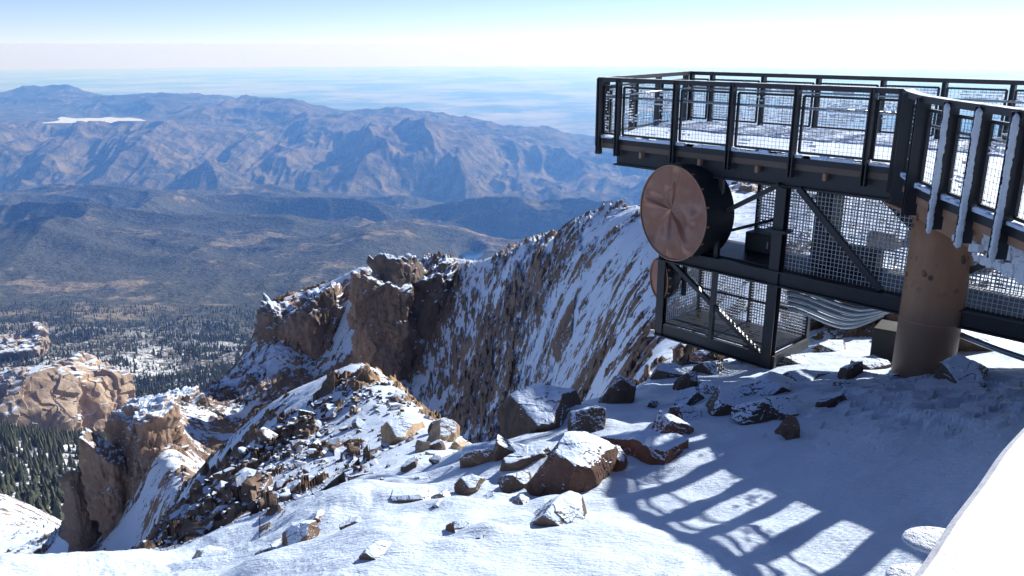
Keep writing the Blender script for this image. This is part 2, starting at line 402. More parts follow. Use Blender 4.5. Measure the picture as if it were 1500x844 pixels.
BL = [
 (798,640,92,80,0,M_ROCK,'largest dark brown boulder with a white snow cap at the slope edge',(.1,.1,.4),1),
 (836,728,118,74,1,M_ROCK_RED,'broad red brown boulder with rough snow along its top',(.1,-.25,.2),.8),
 (896,702,52,56,2,M_ROCK_RED,'upright red block pressed against the broad red boulder',(0,.1,.9),.9),
 (706,700,54,66,3,M_ROCK,'tall brown rock left of the slab boulders',(.1,.2,.3),.9),
 (742,690,46,56,4,M_ROCK,'narrow brown rock with a strip of snow down its side',(0,.1,1.2),.9),
 (778,697,78,44,5,M_ROCK,'dark tilted slab with a pointed lower corner',(.2,.3,.2),.7),
 (868,648,44,58,6,M_ROCK,'grey rock with snow sheet behind the largest boulder',(.2,.3,2.0),1),
 (905,600,46,58,7,M_ROCK,'dark snow streaked rock beside the far slope edge',(0,.2,1.0),1),
 (948,688,96,58,0,M_ROCK_RED,'long snow buried boulder with orange red ends',(.1,.15,2.4),.8),
 (985,655,70,40,1,M_ROCK_RED,'snow topped red rock behind the long buried boulder',(.1,0,.8),.9),
 (672,806,52,44,2,M_ROCK_RED,'square red stone near the lower edge of the slope',(0,.05,.3),.9),
 (706,812,40,52,3,M_ROCK,'thin dark leaning slab beside the square red stone',(.1,.5,1.5),.6),
 (566,834,54,34,4,M_ROCK,'dark rock half sunk in the snow at the bottom of the slope',(.1,.1,.6),.9),
 (716,744,26,22,5,M_ROCK,'small dark stone between the slab and the lower red stone',(0,.3,.3),1),
 (826,790,80,50,6,M_ROCK,'snow plastered rock in front of the broad red boulder',(.1,.1,.2),.9),
 (1132,624,92,46,7,M_ROCK,'dark low rock in the blue shadow of the platform',(.1,.2,.4),.7),
 (1072,614,70,44,0,M_ROCK,'half covered grey rock left of the dark low rock',(.2,.1,1.4),.8),
 (1128,586,90,30,1,M_ROCK,'flat dark ledge rock upslope in the platform shadow',(.1,.1,.2),.6),
 (1238,580,40,24,2,M_ROCK,'small flat dark stone near the column',(0,.2,.4),.7),
 (1246,562,34,42,3,M_ROCK,'upright dark stone splinter near the column',(.1,.4,.8),.5),
 (1156,652,30,42,4,M_ROCK,'pointed snow edged stone below the dark low rock',(.2,.4,2.2),.6),
 (1222,604,52,30,5,M_ROCK,'thin dark stone edge poking out of shaded snow',(.1,.3,.3),.5),
 (958,608,22,24,6,M_ROCK,'little dark stone alone on the shaded snow saddle',(0,.1,.3),.9),
 (1008,578,30,42,7,M_ROCK,'dark upright stone at the edge of the sunlit rubble',(.1,.2,.1),.9),
 (984,560,44,30,0,M_ROCK,'dark brown block at the top of the snow saddle',(0,.1,1.1),1),
 (1046,556,36,26,1,M_ROCK,'dark stone below the corner of the hanging cage',(.1,.1,2.1),1),
 (436,804,62,34,2,M_ROCK,'dark slanting slab at the lower end of the knoll',(.1,-.4,.3),.7),
 (604,742,50,26,3,M_ROCK,'low reddish stones on the bright snow left of the slabs',(0,.2,.5),.8),
 (1440,512,130,50,4,M_ROCK,'large dark slab lying in the shade right of the column',(.1,.05,.2),.8),
 (1425,570,90,36,5,M_ROCK,'dark rock at the right foot of the column',(.1,.1,.9),.8),
 (1352,556,52,14,6,M_ROCK,'small dark rock at the foot of the column',(0,.1,.2),.8),
 (1165,540,50,22,7,M_ROCK,'dark rock strip where the sunlit snow meets the shade',(.1,.1,.2),.7),
 (1225,520,46,20,0,M_ROCK,'dark rock edge below the stone wall',(.1,.1,.6),.7),
 (1100,542,50,20,1,M_ROCK,'dark rock between the cage corner and the shaded snow',(0,.1,.2),.7),
]
BL += [
 (302,833,52,22,2,M_STONE_TAN,'pale tan slab at the bottom edge of the snow strip',(.1,.1,.3),.8),
 (345,826,34,18,3,M_STONE_TAN,'small pale tan stone beside the bottom tan slab',(0,.2,.9),.9),
 (517,776,34,14,5,M_ROCK,'thin brown stone on the bright snow below the knoll',(.1,.1,.1),.8),
 (468,772,30,18,6,M_ROCK_RED,'little red stone above the dark slanting slab',(.1,.3,.7),.9),
 (648,738,28,22,7,M_ROCK,'dark stone in the long shadow left of the small dark stone',(.1,.2,.6),.9),
 (590,648,46,34,0,M_STONE_TAN,'orange brown pair rock on the sunny side of the knoll',(.1,.2,.4),1),
 (618,668,22,22,1,M_STONE_TAN,'little orange stone next to the pair rock on the knoll',(.1,.2,1.3),1),
 (650,652,50,40,2,M_STONE_TAN,'large tan block at the right foot of the knoll crest',(.1,.1,.2),1),
 (590,790,22,12,4,M_ROCK,'small flat stone above the half sunk bottom rock',(.1,.1,.2),.8),
 (640,826,30,14,5,M_ROCK,'small brown stone left of the square red stone',(.1,.1,.9),.8),
 (770,752,34,22,6,M_ROCK_RED,'low red stone in front of the dark tilted slab',(.1,.1,.9),.8),
 (1060,665,44,18,7,M_ROCK,'snowy stone lump at the top of the striped shadow',(.1,.1,.4),.8),
 (930,740,24,9,0,M_ROCK,'tiny dark stone on the snow below the long buried boulder',(.1,.1,.4),.8)]
BL += [
 (1012,604,52,34,5,M_ROCK,'dark block on the shaded slope below the hanging cage corner',(.1,.2,.5),.9),
 (1050,586,40,24,6,M_ROCK,'low dark stone just above the half covered grey rock',(.1,.1,1.2),.8),
 (1186,566,56,22,0,M_ROCK,'long dark rock lying in the shade left of the column stones',(.1,.1,.2),.6),
 (1282,548,44,26,3,M_ROCK,'dark rock touching the left foot of the column',(.1,.2,.9),.8),
 (1190,628,34,18,5,M_ROCK,'small dark rock right of the dark low rock in the shade',(.1,.1,.7),.8),
 (880,664,40,28,3,M_ROCK,'dark stone wedged between the grey rock and the red block',(.1,.3,.7),.8),
 (760,716,44,30,7,M_ROCK,'brown wedge stone in the gap before the slab boulders',(.2,.2,.3),.8),
 (690,726,34,34,0,M_ROCK,'brown upright stone at the foot of the tall brown rock',(.1,.3,.5),.8),
 (640,760,40,22,1,M_ROCK_RED,'flat red brown stone on the bright strip left of the slabs',(.1,.1,.3),.7),
 (746,790,36,20,3,M_ROCK_RED,'snow edged red stone above the thin dark leaning slab',(.1,.2,.2),.8),
 (540,806,30,16,2,M_ROCK,'small dark stone upslope of the half sunk bottom rock',(.1,.2,.3),.8),
 (400,816,40,22,7,M_ROCK,'dark stone below the end of the dark slanting slab',(.1,.1,.8),.8),
 (1005,628,60,34,2,M_ROCK_RED,'red rock with a thick snow cap behind the shadow stripes',(.1,.1,.2),.8),
 (1300,610,26,10,1,M_ROCK,'tiny dark stone in the trampled snow under the walkway',(.1,.1,.2),.8),
 (1345,690,18,9,4,M_ROCK,'lone pebble in the blue shaded snow close to the ledge',(.1,.1,.2),.8)]
for q in BL:
    p_ = on_ground(q[0], q[1]); w_ = q[2]*p_.length/F_PX; h_ = q[3]*p_.length/F_PX
    ripple = ripple+.16*h_*np.exp(-((X-p_.x-.22*w_)/(w_*.62))**2-((Yg-p_.y-.5*w_)/(w_*.7))**2)
    ripple = ripple-.10*h_*np.exp(-((X-p_.x+.1*w_)/(w_*.5))**2-((Yg-p_.y+.15*w_)/(w_*.22))**2)
crust = sstep(.05, .4, fbm2(X/1.4+5, Yg/1.4, 3, 58))*sstep(14, 9, Yg)
ripple = ripple+.020*crust*ridged2((X*.8+Yg*.6)/.30, (X*-.6+Yg*.8)/.16, 3, 59)
zs = Zb+drift+ripple+cov
# local steepness of the rock decides how much snow can lie on it
gy = np.gradient(zr, axis=0)/np.maximum(np.gradient(Yg, axis=0), 1e-6)
gx = np.gradient(zr, axis=1)/np.maximum(np.gradient(X, axis=1), 1e-6)
nzr = 1/np.sqrt(1+gx*gx+gy*gy)
w = .35+1.2*far_w
Z = np.maximum(zr, zs)
snowm = np.clip((zs-zr)/w, -1, 1)*1.0+(nzr-.66+.16*far_w)*1.5
snowm = snowm+far_w*(.75*fbm2(X/13, Yg/13, 3, 45)-.04+.16*sstep(-.08, .04, A)-.28*sstep(-.10, -.16, A)*sstep(-.46, -.36, A))*gate
snowm = np.where(R < .07, 1.0, snowm)
print('near terrain', Z.shape)

# ---- terrain material with the snow mask as an attribute
def terrain_mat():
    m, nt, b = newmat('snowy_mountain_rock'); n = N(nt)
    p = n.pos(); s0 = n.attr('snow'); fw = n.attr('far')
    near = rock_color(n, p, 1.0, 1.1); farc = rock_color(n, p, .2, 1.6)
    k = n.mix(fw, near, farc)
    # warm tan patches on one part of the knoll
    k = n.mix(n.math('MULTIPLY', n.attr('warm'), n.ramp(n.noise(p, .5, 5, .6), .35, .6)), k, (.52, .33, .17))
    ln = n.noise(n.scalev(p, (1, 1, 1)), 4.5, 5, .65)
    cv = n.node('ShaderNodeCombineXYZ'); n.lk(n.math('MULTIPLY', n.attr('bed_u'), .8), cv.inputs[0]); n.lk(n.attr('bed_v'), cv.inputs[1])
    sz_ = n.node('ShaderNodeSeparateXYZ'); n.lk(p, sz_.inputs[0]); n.lk(n.math('MULTIPLY', sz_.outputs[2], 1.1), cv.inputs[2])
    lf = n.noise(cv.outputs[0], 1.1, 10, .78)
    nz = n.mixf(fw, ln, lf)
    s = n.math('ADD', s0, n.math('MULTIPLY', n.math('SUBTRACT', nz, .5), n.mixf(fw, .9, 2.1)))
    f = n.ramp(s, -.05, .07)
    n.lk(n.mix(f, k, (.73, .84, .98)), b.inputs['Base Color'])
    n.lk(n.mixf(f, .85, .55), b.inputs['Roughness']); b.inputs['Specular IOR Level'].default_value = .25
    hr = n.mixf(fw, n.noise(p, 5, 8, .68), n.math('MULTIPLY', n.noise(n.scalev(p, (1, 1, .6)), 1.1, 9, .7), 5.0))
    h1 = n.noise(p, 1.6, 6, .6); h2 = n.noise(n.scalev(p, (1, 2.4, 1), (0, 0, .9)), 11, 5, .68)
    hs = n.math('ADD', n.math('ADD', n.math('MULTIPLY', h1, .7), n.math('MULTIPLY', h2, .42)), n.math('MULTIPLY', n.noise(p, 34, 3, .7), .10))
    h = n.math('ADD', n.mixf(f, hr, hs), n.math('MULTIPLY', f, n.mixf(fw, .35, 1.2)))
    n.lk(n.bump(h, .75, .11), b.inputs['Normal'])
    return m
warm = np.exp(-((A-ratio_of(570, 590)[0])/.05)**2-((Yg-28)/6)**2)*1.0
V = np.stack([X, Yg, Z], -1).reshape(-1, 3)
me = np_mesh('snow_slope_ground', V, grid_faces(*Z.shape), terrain_mat(), True, {'snow': snowm, 'far': far_w, 'warm': warm, 'bed_u': U, 'bed_v': Vv})
o = link('mountain_ground', me); tag(o, 'snow covered granite summit slope with a rocky knoll and ridge beyond', 'mountain', kind='structure')
def ground_z(x, y):
    """top of the built ground (rock or snow)"""
    i = int(np.clip(np.searchsorted(Yv, y), 0, len(Yv)-1)); j = int(np.clip(np.searchsorted(av, x/y), 0, len(av)-1))
    return float(Z[i, j])
exec_far = True

# ------------------------------------------------------------------ far country (km scale), earth curvature included
REARTH = 6371000*1.15
FP, FV = [], []
def fpt(px, py, Ykm): a, r = ratio_of(px, py); FP.append((a, math.log(Ykm*1000))); FV.append(r)
far_rows = {
 -250: [(.2,850),(.3,790),(.42,712),(.6,655),(.8,668),(1,632),(1.5,528),(2.2,485),(3,445),(4,395),(5.5,347),(7,322),(8.3,288),(9,300),(9.6,283),(11,240),(12,214),(14,190),(16,170),(20,133),(26,200)],
 0:    [(.2,850),(.3,790),(.42,712),(.6,650),(.8,668),(1,632),(1.5,528),(2.2,485),(3,445),(4,395),(5.5,345),(7,320),(8.3,287),(9,300),(9.6,283),(11,238),(12,213),(14,188),(16,168),(20,137),(26,200)],
 70:   [(20,127),(16,172)],
 200:  [(.2,850),(.3,790),(.5,690),(1,632),(1.5,532),(2.2,487),(3,448),(4,398),(5.5,348),(7,318),(8.3,286),(9,302),(9.6,292),(11,232),(12,208),(14,184),(16,160),(18,140),(26,200)],
 330:  [(16,150),(20,147)],
 400:  [(.3,760),(1,590),(1.5,540),(2.2,490),(3,450),(4,402),(5.5,352),(7,318),(8.3,286),(9,307),(9.6,301),(11,226),(12,205),(14,178),(16,145),(18,160),(24,200)],
 480:  [(16,163)],
 600:  [(.3,760),(1,620),(2.2,520),(4,410),(5.5,356),(7,324),(8.3,297),(9,315),(9.6,302),(11,238),(12.2,207),(14,186),(16,156),(18,180),(24,200)],
 680:  [(16,178)],
 760:  [(.3,760),(1,620),(2.2,520),(4,415),(5.5,362),(7,328),(8.3,302),(9,318),(9.6,303),(11,250),(12.2,222),(14,200),(16,187),(18,195),(24,205)],
 920:  [(1,620),(4,420),(7,334),(8.3,314),(9,322),(10,296),(12,248),(14,220),(16,205),(18,210),(24,215)],
 1300: [(1,620),(4,420),(7,334),(8.3,314),(9,318),(10,296),(12,250),(14,222),(16,206),(18,210),(24,215)],
 1800: [(1,620),(4,420),(7,334),(8.3,314),(10,296),(12,250),(14,222),(16,206),(18,210),(24,215)]}
for px, rows in far_rows.items():
    for Yk, py in rows: fpt(px, py, Yk)
FM = mq_fit(FP, np.array(FV), (2.0, 1.0), .06, 1e-3)
afv = np.concatenate([np.linspace(-1.0, -.7, 60, endpoint=False), np.linspace(-.7, .7, 1300, endpoint=False), np.linspace(.7, 1.1, 60)])
Yf = np.concatenate([np.exp(np.linspace(math.log(190), math.log(4500), 420, endpoint=False)), np.exp(np.linspace(math.log(4500), math.log(21000), 760, endpoint=False)),
                     np.exp(np.linspace(math.log(21000), math.log(215000), 170))])
fac_ = np.linspace(-1.0, 1.1, 240); flc = np.linspace(math.log(190), math.log(30000), 360)
FA, FL = np.meshgrid(fac_, flc); FRC = FM(FA, FL)
def bilf(a, l): return bicubic(FRC, fac_, flc, a, np.minimum(l, flc[-1]))
def far_height(Xf, Yq):
    a = Xf/Yq; l = np.log(Yq)
    zc = -bilf(a, l)*Yq
    plain = -2430+25*fbm2(Xf/9000, Yq/9000, 3, 71)+90*sstep(.15, .6, fbm2(Xf/14000+3, Yq/9000, 3, 72))*sstep(38000, 52000, Yq)-(Xf**2+Yq**2)/(2*REARTH)
    # hills and spurs
    wX = Xf+260*noise2(Xf/1500, Yq/1500, 5); wY = Yq+260*noise2(Xf/1500+7, Yq/1500, 6)
    hills = 270*ridged2(wX/1700, wY/1300, 5, 81, .42)*sstep(3300, 5000, Yq)*(1-sstep(8200, 9400, Yq))
    near = 26*ridged2(wX/420, wY/420, 4, 82)*sstep(350, 900, Yq)*(1-sstep(3300, 5000, Yq))+10*fbm2(Xf/110, Yq/110, 3, 84)*(1-sstep(4000, 6000, Yq))
    spur = ridged2(wX/1350, wY/2900, 5, 83, .5)
    m1 = sstep(9000, 10300, Yq)*(1-sstep(12000, 14200, Yq))
    m2 = sstep(11500, 13500, Yq)*(1-sstep(20500, 23500, Yq))
    zc = zc+hills+near+m1*(440*spur-40)+m2*(190*ridged2(wX/1500, wY/1700, 5, 85)-50)
    t = sstep(20500, 25500, Yq)
    return zc*(1-t)+plain*t
AF, YF = np.meshgrid(afv, Yf); XF = AF*YF
ZF = far_height(XF, YF)
z_near = (1-sstep(3000, 5200, YF)); z_plain = sstep(20000, 24000, YF); z_range = sstep(8600, 9800, YF)*(1-sstep(13500, 17500, YF))
# reservoirs lie level: press the ground down beneath them
def lake(px, py, Ykm):
    a, r = ratio_of(px, py); return a*Ykm*1000, Ykm*1000, -r*Ykm*1000
LK1 = lake(130, 176, 14.2)
LK2 = lake(691, 376, 4.9)
for (lx, ly, lz), (rx, ry) in ((LK1, (1150, 900)), (LK2, (75, 160))):
    d = np.sqrt(((XF-lx)/rx)**2+((YF-ly)/ry)**2)
    t = 1-sstep(.9, 1.7, d); ZF = ZF*(1-t)+(lz-12)*t
    front = (YF < ly)&(np.abs((XF/YF-lx/ly)*ly) < rx*1.15)&(YF > ly*.66)
    lim = -(-(lz-14)/ly)*YF
    ZF = np.where(front, np.minimum(ZF, lim), ZF)

def far_mat():
    m, nt, b = newmat('forest_and_plain_ground'); n = N(nt)
    p = n.pos(); zn = n.attr('zone_near'); zp = n.attr('zone_plain'); zr_ = n.attr('zone_range')
    # conifer forest with meadow and bare granite openings
    op = n.noise(p, .0016, 6, .62); op2 = n.noise(p, .009, 5, .65); tex = n.noise(p, .045, 4, .7)
    forest = n.mix(n.ramp(tex, .35, .7), (.058, .062, .05), (.13, .13, .105))
    meadow = n.mix(op2, (.20, .16, .11), (.40, .33, .24))
    fo = n.ramp(n.math('ADD', n.math('MULTIPLY', op, .6), n.math('MULTIPLY', op2, .4)), .53, .62)
    c = n.mix(n.math('MULTIPLY', fo, .85), forest, meadow)
    # front range: mostly dry grass and scrub
    rg = n.mix(n.ramp(n.math('ADD', n.math('MULTIPLY', n.noise(p, .0035, 6, .66), .6), n.math('MULTIPLY', tex, .4)), .4, .62), (.042, .046, .038), (.27, .22, .155))
    c = n.mix(zr_, c, rg)
    # plains: dry fields, woods and pale towns
    q = n.scalev(p, (1, .8, 0))
    pl = n.mix(n.ramp(n.noise(q, .00016, 7, .68), .4, .6), (.07, .08, .075), (.42, .37, .30))
    pl = n.mix(n.math('MULTIPLY', n.ramp(n.noise(q, .00085, 5, .7), .55, .75), .7), pl, (.58, .54, .48))
    c = n.mix(zp, c, pl)
    # upper forest floor: broken old snow between the trees
    sp = n.math('ADD', n.math('MULTIPLY', n.noise(p, .055, 4, .75), .6), n.math('MULTIPLY', n.noise(p, .006, 4, .6), .4))
    flo = n.mix(n.ramp(sp, .47, .56), (.15, .135, .115), (.80, .82, .85))
    c = n.mix(n.math('MULTIPLY', zn, n.ramp(n.noise(p, .0026, 4, .6), .34, .5)), c, flo)
    n.lk(c, b.inputs['Base Color']); b.inputs['Roughness'].default_value = 1.0; b.inputs['Specular IOR Level'].default_value = 0
    n.lk(n.bump(n.math('MULTIPLY', n.math('ADD', tex, op2), n.math('SUBTRACT', 1.0, zp)), .8, 26), b.inputs['Normal'])
    return m
zn_attr = z_near*sstep(0, 1, 1-sstep(1500, 4300, YF)*.85)*(.35+.65*sstep(2600, 1700, YF) if False else 1)
zn_attr = 1-sstep(1100, 2700, YF)
V = np.stack([XF, YF, ZF], -1).reshape(-1, 3)
me = np_mesh('far_land', V, grid_faces(*ZF.shape), far_mat(), True, {'zone_near': zn_attr, 'zone_plain': z_plain, 'zone_range': z_range})
o = link('terrain', me); tag(o, 'forested valley, blue hills and distant plains below the summit', 'terrain', kind='structure')
def far_z(x, y):
    i = int(np.clip(np.searchsorted(Yf, y), 0, len(Yf)-1)); j = int(np.clip(np.searchsorted(afv, x/y), 0, len(afv)-1)); return float(ZF[i, j])
# land all round below (outside the view)
mb = MB(); mb.prism([(math.cos(t)*230000, math.sin(t)*230000) for t in np.linspace(0, 2*math.pi, 48, endpoint=False)], -6700, -6650)
m_, nt_, b_ = newmat('plain_ground'); b_.inputs['Base Color'].default_value = (.15, .14, .11, 1); b_.inputs['Roughness'].default_value = 1
tag(mb.build('ground', m_), 'lowland far below all round', 'ground', kind='structure')

# reservoirs
def sheet(name, pts, z, mat, thick=1.0):
    mb = MB(); mb.prism(pts, z-thick, z); o = mb.build(name, mat); return o
m_ice, nt_, b_ = newmat('frozen_reservoir_ice'); n_ = N(nt_)
n_.lk(n_.mix(n_.ramp(n_.noise(n_.pos(), .006, 4, .6), .35, .6), (.78, .80, .82), (.90, .91, .92)), b_.inputs['Base Color']); b_.inputs['Roughness'].default_value = .5
Yl = LK1[1]
def lk(px, py): 
    a, r = ratio_of(px, py); Yq = -LK1[2]/r; return (a*Yq, Yq)
shape = [(50,181.5),(75,181),(110,180.8),(150,181),(185,180.8),(205,181),(216,178),(205,174.5),(190,172.8),(176,173.5),(160,171.8),(148,173.4),(130,173.2),(112,174),(100,172.5),(90,171.6),(84,174),(88,176.3),(78,178.6)]
tag(sheet('water', [lk(*q) for q in shape], LK1[2]+4, m_ice), 'bright white snow covered frozen reservoir below the dark far ridge', 'reservoir', kind='structure')
m_w, nt_, b_ = newmat('reservoir_water'); b_.inputs['Base Color'].default_value = (.01, .05, .16, 1); b_.inputs['Roughness'].default_value = .12
tag(sheet('water', [(LK2[0]+math.cos(t)*62*(1+.25*math.sin(3*t)), LK2[1]+math.sin(t)*130) for t in np.linspace(0, 2*math.pi, 28, endpoint=False)], LK2[2]+3, m_w), 'small deep blue lake showing in the notch of the rocky ridge', 'lake', kind='structure')

# ------------------------------------------------------------------ conifers
m_tree, nt_, b_ = newmat('conifer_needles'); n_ = N(nt_)
k_ = n_.mix(n_.noise(n_.pos(), .25, 3, .6), (.045, .052, .036), (.115, .12, .085))
n_.lk(k_, b_.inputs['Base Color']); b_.inputs['Roughness'].default_value = .9; b_.inputs['Specular IOR Level'].default_value = .1
m_bark, nt_, b_ = newmat('conifer_bark'); b_.inputs['Base Color'].default_value = (.08, .06, .045, 1); b_.inputs['Roughness'].default_value = .9
cand = []
r_ = np.random.default_rng(5)
for k in range(200000):
    a = r_.uniform(-.74, -.16); Y = math.sqrt(r_.uniform(300**2, 3600**2))
    cand.append((a*Y, Y))
cand = np.array(cand)
dens = fbm2(cand[:, 0]/160, cand[:, 1]/160, 4, 91)+.35*fbm2(cand[:, 0]/40, cand[:, 1]/40, 3, 92)
keep = ((dens > -.05)&(r_.random(len(cand)) < .62))|(r_.random(len(cand)) < .10)
pa, pr = cand[:, 0]/cand[:, 1], None
cand = cand[keep]
iz = np.clip(np.searchsorted(Yf, cand[:, 1]), 0, len(Yf)-1); ia = np.clip(np.searchsorted(afv, cand[:, 0]/cand[:, 1]), 0, len(afv)-1)
tz = ZF[iz, ia]
def project(x, y, z):
    fw = y*CP-z*SP; up = y*SP+z*CP; return 750+F_PX*x/fw, 422-F_PX*up/fw
ppx, ppy = project(cand[:, 0], cand[:, 1], tz)
inview = (ppx > 2)&(ppx < 420)&(ppy > 470)&(ppy < 780)&(ppx < 170+ (780-ppy)*.9)
order = np.argsort(cand[:, 1]+np.where(inview, 0, 1e6))
indiv = set(order[:300].tolist())
def tree_variant(seed):
    r = random.Random(seed); mb = MB()
    h = 1.0; tiers = 5; n = 7
    for t in range(tiers):
        z0 = .10+.80*t/tiers; z1 = z0+.34*(1-t/tiers*.4); rad = .21*(1-t/tiers)+.035
        b = len(mb.v); off = r.random()*6
        for k in range(n):
            an = off+2*math.pi*k/n; rr = rad*r.uniform(.65, 1.15); mb.v.append((math.cos(an)*rr, math.sin(an)*rr, z0+r.uniform(-.03, .03)))
        mb.v.append((r.uniform(-.01, .01), r.uniform(-.01, .01), min(z1, 1.0)))
        for k in range(n): mb.f.append((b+k, b+(k+1) % n, b+n))
    return mb
tv = []
for s in range(4):
    mb = tree_variant(s); me = bpy.data.meshes.new('conifer_crown'); me.from_pydata(mb.v, [], mb.f); me.materials.append(m_tree); me.update()
    tv.append(me)
tmb = MB(); tmb.tube([(0, 0, -.08), (0, 0, .12), (0, 0, .5)], .022, 5, rend=.008)
tme = bpy.data.meshes.new('conifer_trunk'); tme.from_pydata(tmb.v, [], tmb.f); tme.materials.append(m_bark)
for c, i in enumerate(sorted(indiv)):
    x, y = cand[i]; z = float(tz[i]); h = r_.uniform(4.5, 14)
    root = link('conifer_tree', tv[c % 4], None, (x, y, z-.2)); wd_ = h*r_.uniform(.7, 1.3); root.scale = (wd_, wd_, h); root.rotation_euler = (0, 0, r_.uniform(0, 6.28))
    tag(root, 'dark conifer among the snow flecked trees nearest the tan crags', 'tree', 'dark conifers on the slope around the tan crags')
    tk = link('trunk', tme, root)
rest = np.array([i for i in range(len(cand)) if i not in indiv and (cand[i, 1] < 1500 or r_.random() < 1.25-cand[i, 1]/2400)])
nt = len(rest); hh = r_.uniform(4, 14, nt)*(1+.25*(cand[rest, 1] > 1500)); rr = hh*r_.uniform(.14, .2, nt); n = 5
ang = r_.uniform(0, 6.28, nt)
Vt = np.zeros((nt, n+1, 3))
for k in range(n):
    Vt[:, k, 0] = cand[rest, 0]+np.cos(ang+2*np.pi*k/n)*rr; Vt[:, k, 1] = cand[rest, 1]+np.sin(ang+2*np.pi*k/n)*rr; Vt[:, k, 2] = tz[rest]+.08*hh
Vt[:, n, 0] = cand[rest, 0]; Vt[:, n, 1] = cand[rest, 1]; Vt[:, n, 2] = tz[rest]+hh
bi = np.arange(nt)[:, None]*(n+1)
Ft = np.concatenate([np.stack([bi[:, 0]+k, bi[:, 0]+(k+1) % n, bi[:, 0]+n], -1) for k in range(n)])
o = link('forest', np_mesh('forest', Vt.reshape(-1, 3), Ft, m_tree, False)); tag(o, 'dark conifer forest with snow between the trees filling the valley head', 'forest', kind='stuff')

# ------------------------------------------------------------------ rock outcrops that stand free
def outcrop(name, px, py, Y, w, dep, h, seed, label, cat, mat, sub=6, planes=16, vert=.55, fac=.5, fac_sc=.7, rotz=0, noise_amp=.05, group=None, tilt=(0, 0)):
    """(px,py) = top of the outcrop as surveyed; w, dep, h in metres"""
    c = at_depth(px, py, Y)
    P, Fc = cut_rock(seed, sub, planes, 30, vert, noise_amp, fac, fac_sc, (w/2*1.15, dep/2*1.15, h/2*1.15))
    top = P[:, 2].max()
    me = np_mesh(name, P, Fc, mat, mat is not M_CRAG)
    o = link(name, me, None, c-Vector((0, 0, top))); o.rotation_euler = (tilt[0], tilt[1], rotz)
    tag(o, label, cat, group); return o
outcrop('rock_crag', 592, 364, 116, 12.5, 13, 27, 101, 'big brown rounded crag standing highest on the ridge with a snow ledge below its top', 'crag', M_CLIFF, fac=.9, fac_sc=.5, sub=7, planes=14, rotz=.7)
outcrop('rock_crag', 548, 388, 111, 8.5, 10, 24, 102, 'tall brown rock buttress leaning against the left side of the highest crag', 'crag', M_CLIFF, fac=.9, fac_sc=.5, sub=7)
outcrop('rock_crag', 640, 380, 117, 7, 9, 18, 103, 'lower snow topped rock block on the right shoulder of the highest crag', 'crag', M_CLIFF, fac=.9)
outcrop('rock_crag', 470, 412, 121, 10, 10, 20, 104, 'pointed ridge crag with a white snow patch on its tip', 'crag', M_CLIFF, fac=1.0)
outcrop('rock_crag', 415, 438, 121, 10, 11, 20, 105, 'steep brown crag at the left end of the ridge above the valley', 'crag', M_CLIFF, fac=1.0)
outcrop('rock_pinnacle', 205, 582, 76, 8.6, 9, 19, 106, 'massive brown cliff block with a flat snowy top beside the white gully', 'cliff', M_CLIFF, fac=.8, fac_sc=.6, sub=7, planes=15, vert=.75)
outcrop('rock_pinnacle', 108, 676, 72, 2.4, 3.5, 13, 107, 'thin upright rock pillar with a snow cap at the cliff foot', 'rock pillar', M_CLIFF, fac=.5, fac_sc=.9, vert=.85)
outcrop('rock_pinnacle', 152, 628, 73, 5.0, 6, 16, 108, 'dark rounded rock wall between the thin pillar and the massive cliff block', 'cliff', M_CLIFF, fac=.7, vert=.8)
outcrop('rock_crag', 265, 572, 100, 6, 8, 9, 109, 'small dark rock with a bright snow top at the head of the gully', 'crag', M_CLIFF, fac=.9)
outcrop('granite_crag', 118, 530, 1000, 95, 130, 120, 111, 'sunlit tan granite crag with one blue shadowed side above the conifers', 'crag', M_CRAG, fac=9, fac_sc=.032, sub=7, vert=.5, rotz=.4)
outcrop('granite_crag', 20, 548, 880, 120, 130, 120, 112, 'tan granite slope of broken ribs at the lower edge of the forest', 'crag', M_CRAG, fac=9, fac_sc=.032, sub=7, vert=.35)
outcrop('granite_crag', 30, 482, 1500, 120, 140, 80, 113, 'farthest tan rock knob dotted with snow and trees', 'crag', M_CRAG, fac=9, fac_sc=.04, sub=6, vert=.2)
outcrop('granite_crag', 62, 640, 700, 60, 80, 60, 114, 'low pale granite rib rising out of the dark trees', 'crag', M_CRAG, fac=6, fac_sc=.06, sub=5, vert=.2)

# ------------------------------------------------------------------ foreground boulders, one by one
RK = {s: cut_rock(200+s, 6, 11, 70, .1, .03, .03, 3.0) for s in range(8)}
rock_me = {}
def rock_mesh(s, mat):
    if (s, mat.name) not in rock_me: P, Fc = RK[s]; rock_me[(s, mat.name)] = np_mesh('boulder', P, Fc, mat, False)
    return rock_me[(s, mat.name)]
def boulder(px, pybase, wpx, hpx, s, mat, label, rot=(0, 0, 0), dep=1.0, name='boulder', sink=.32):
    p = on_ground(px, pybase); rng_ = p.length
    w = wpx*rng_/F_PX; h = hpx*rng_/F_PX
    o = link(name, rock_mesh(s, mat), None, (p.x, p.y+w*.25*dep, p.z+h*(.5-sink))); 
    o.scale = (w*.62, w*.62*dep, h*.5*(1+sink)*1.25); o.rotation_euler = rot
    tag(o, label, 'rock', 'boulders on the snow slope below the platform'); return o
for q in BL: boulder(*q[:7], rot=q[7], dep=q[8])
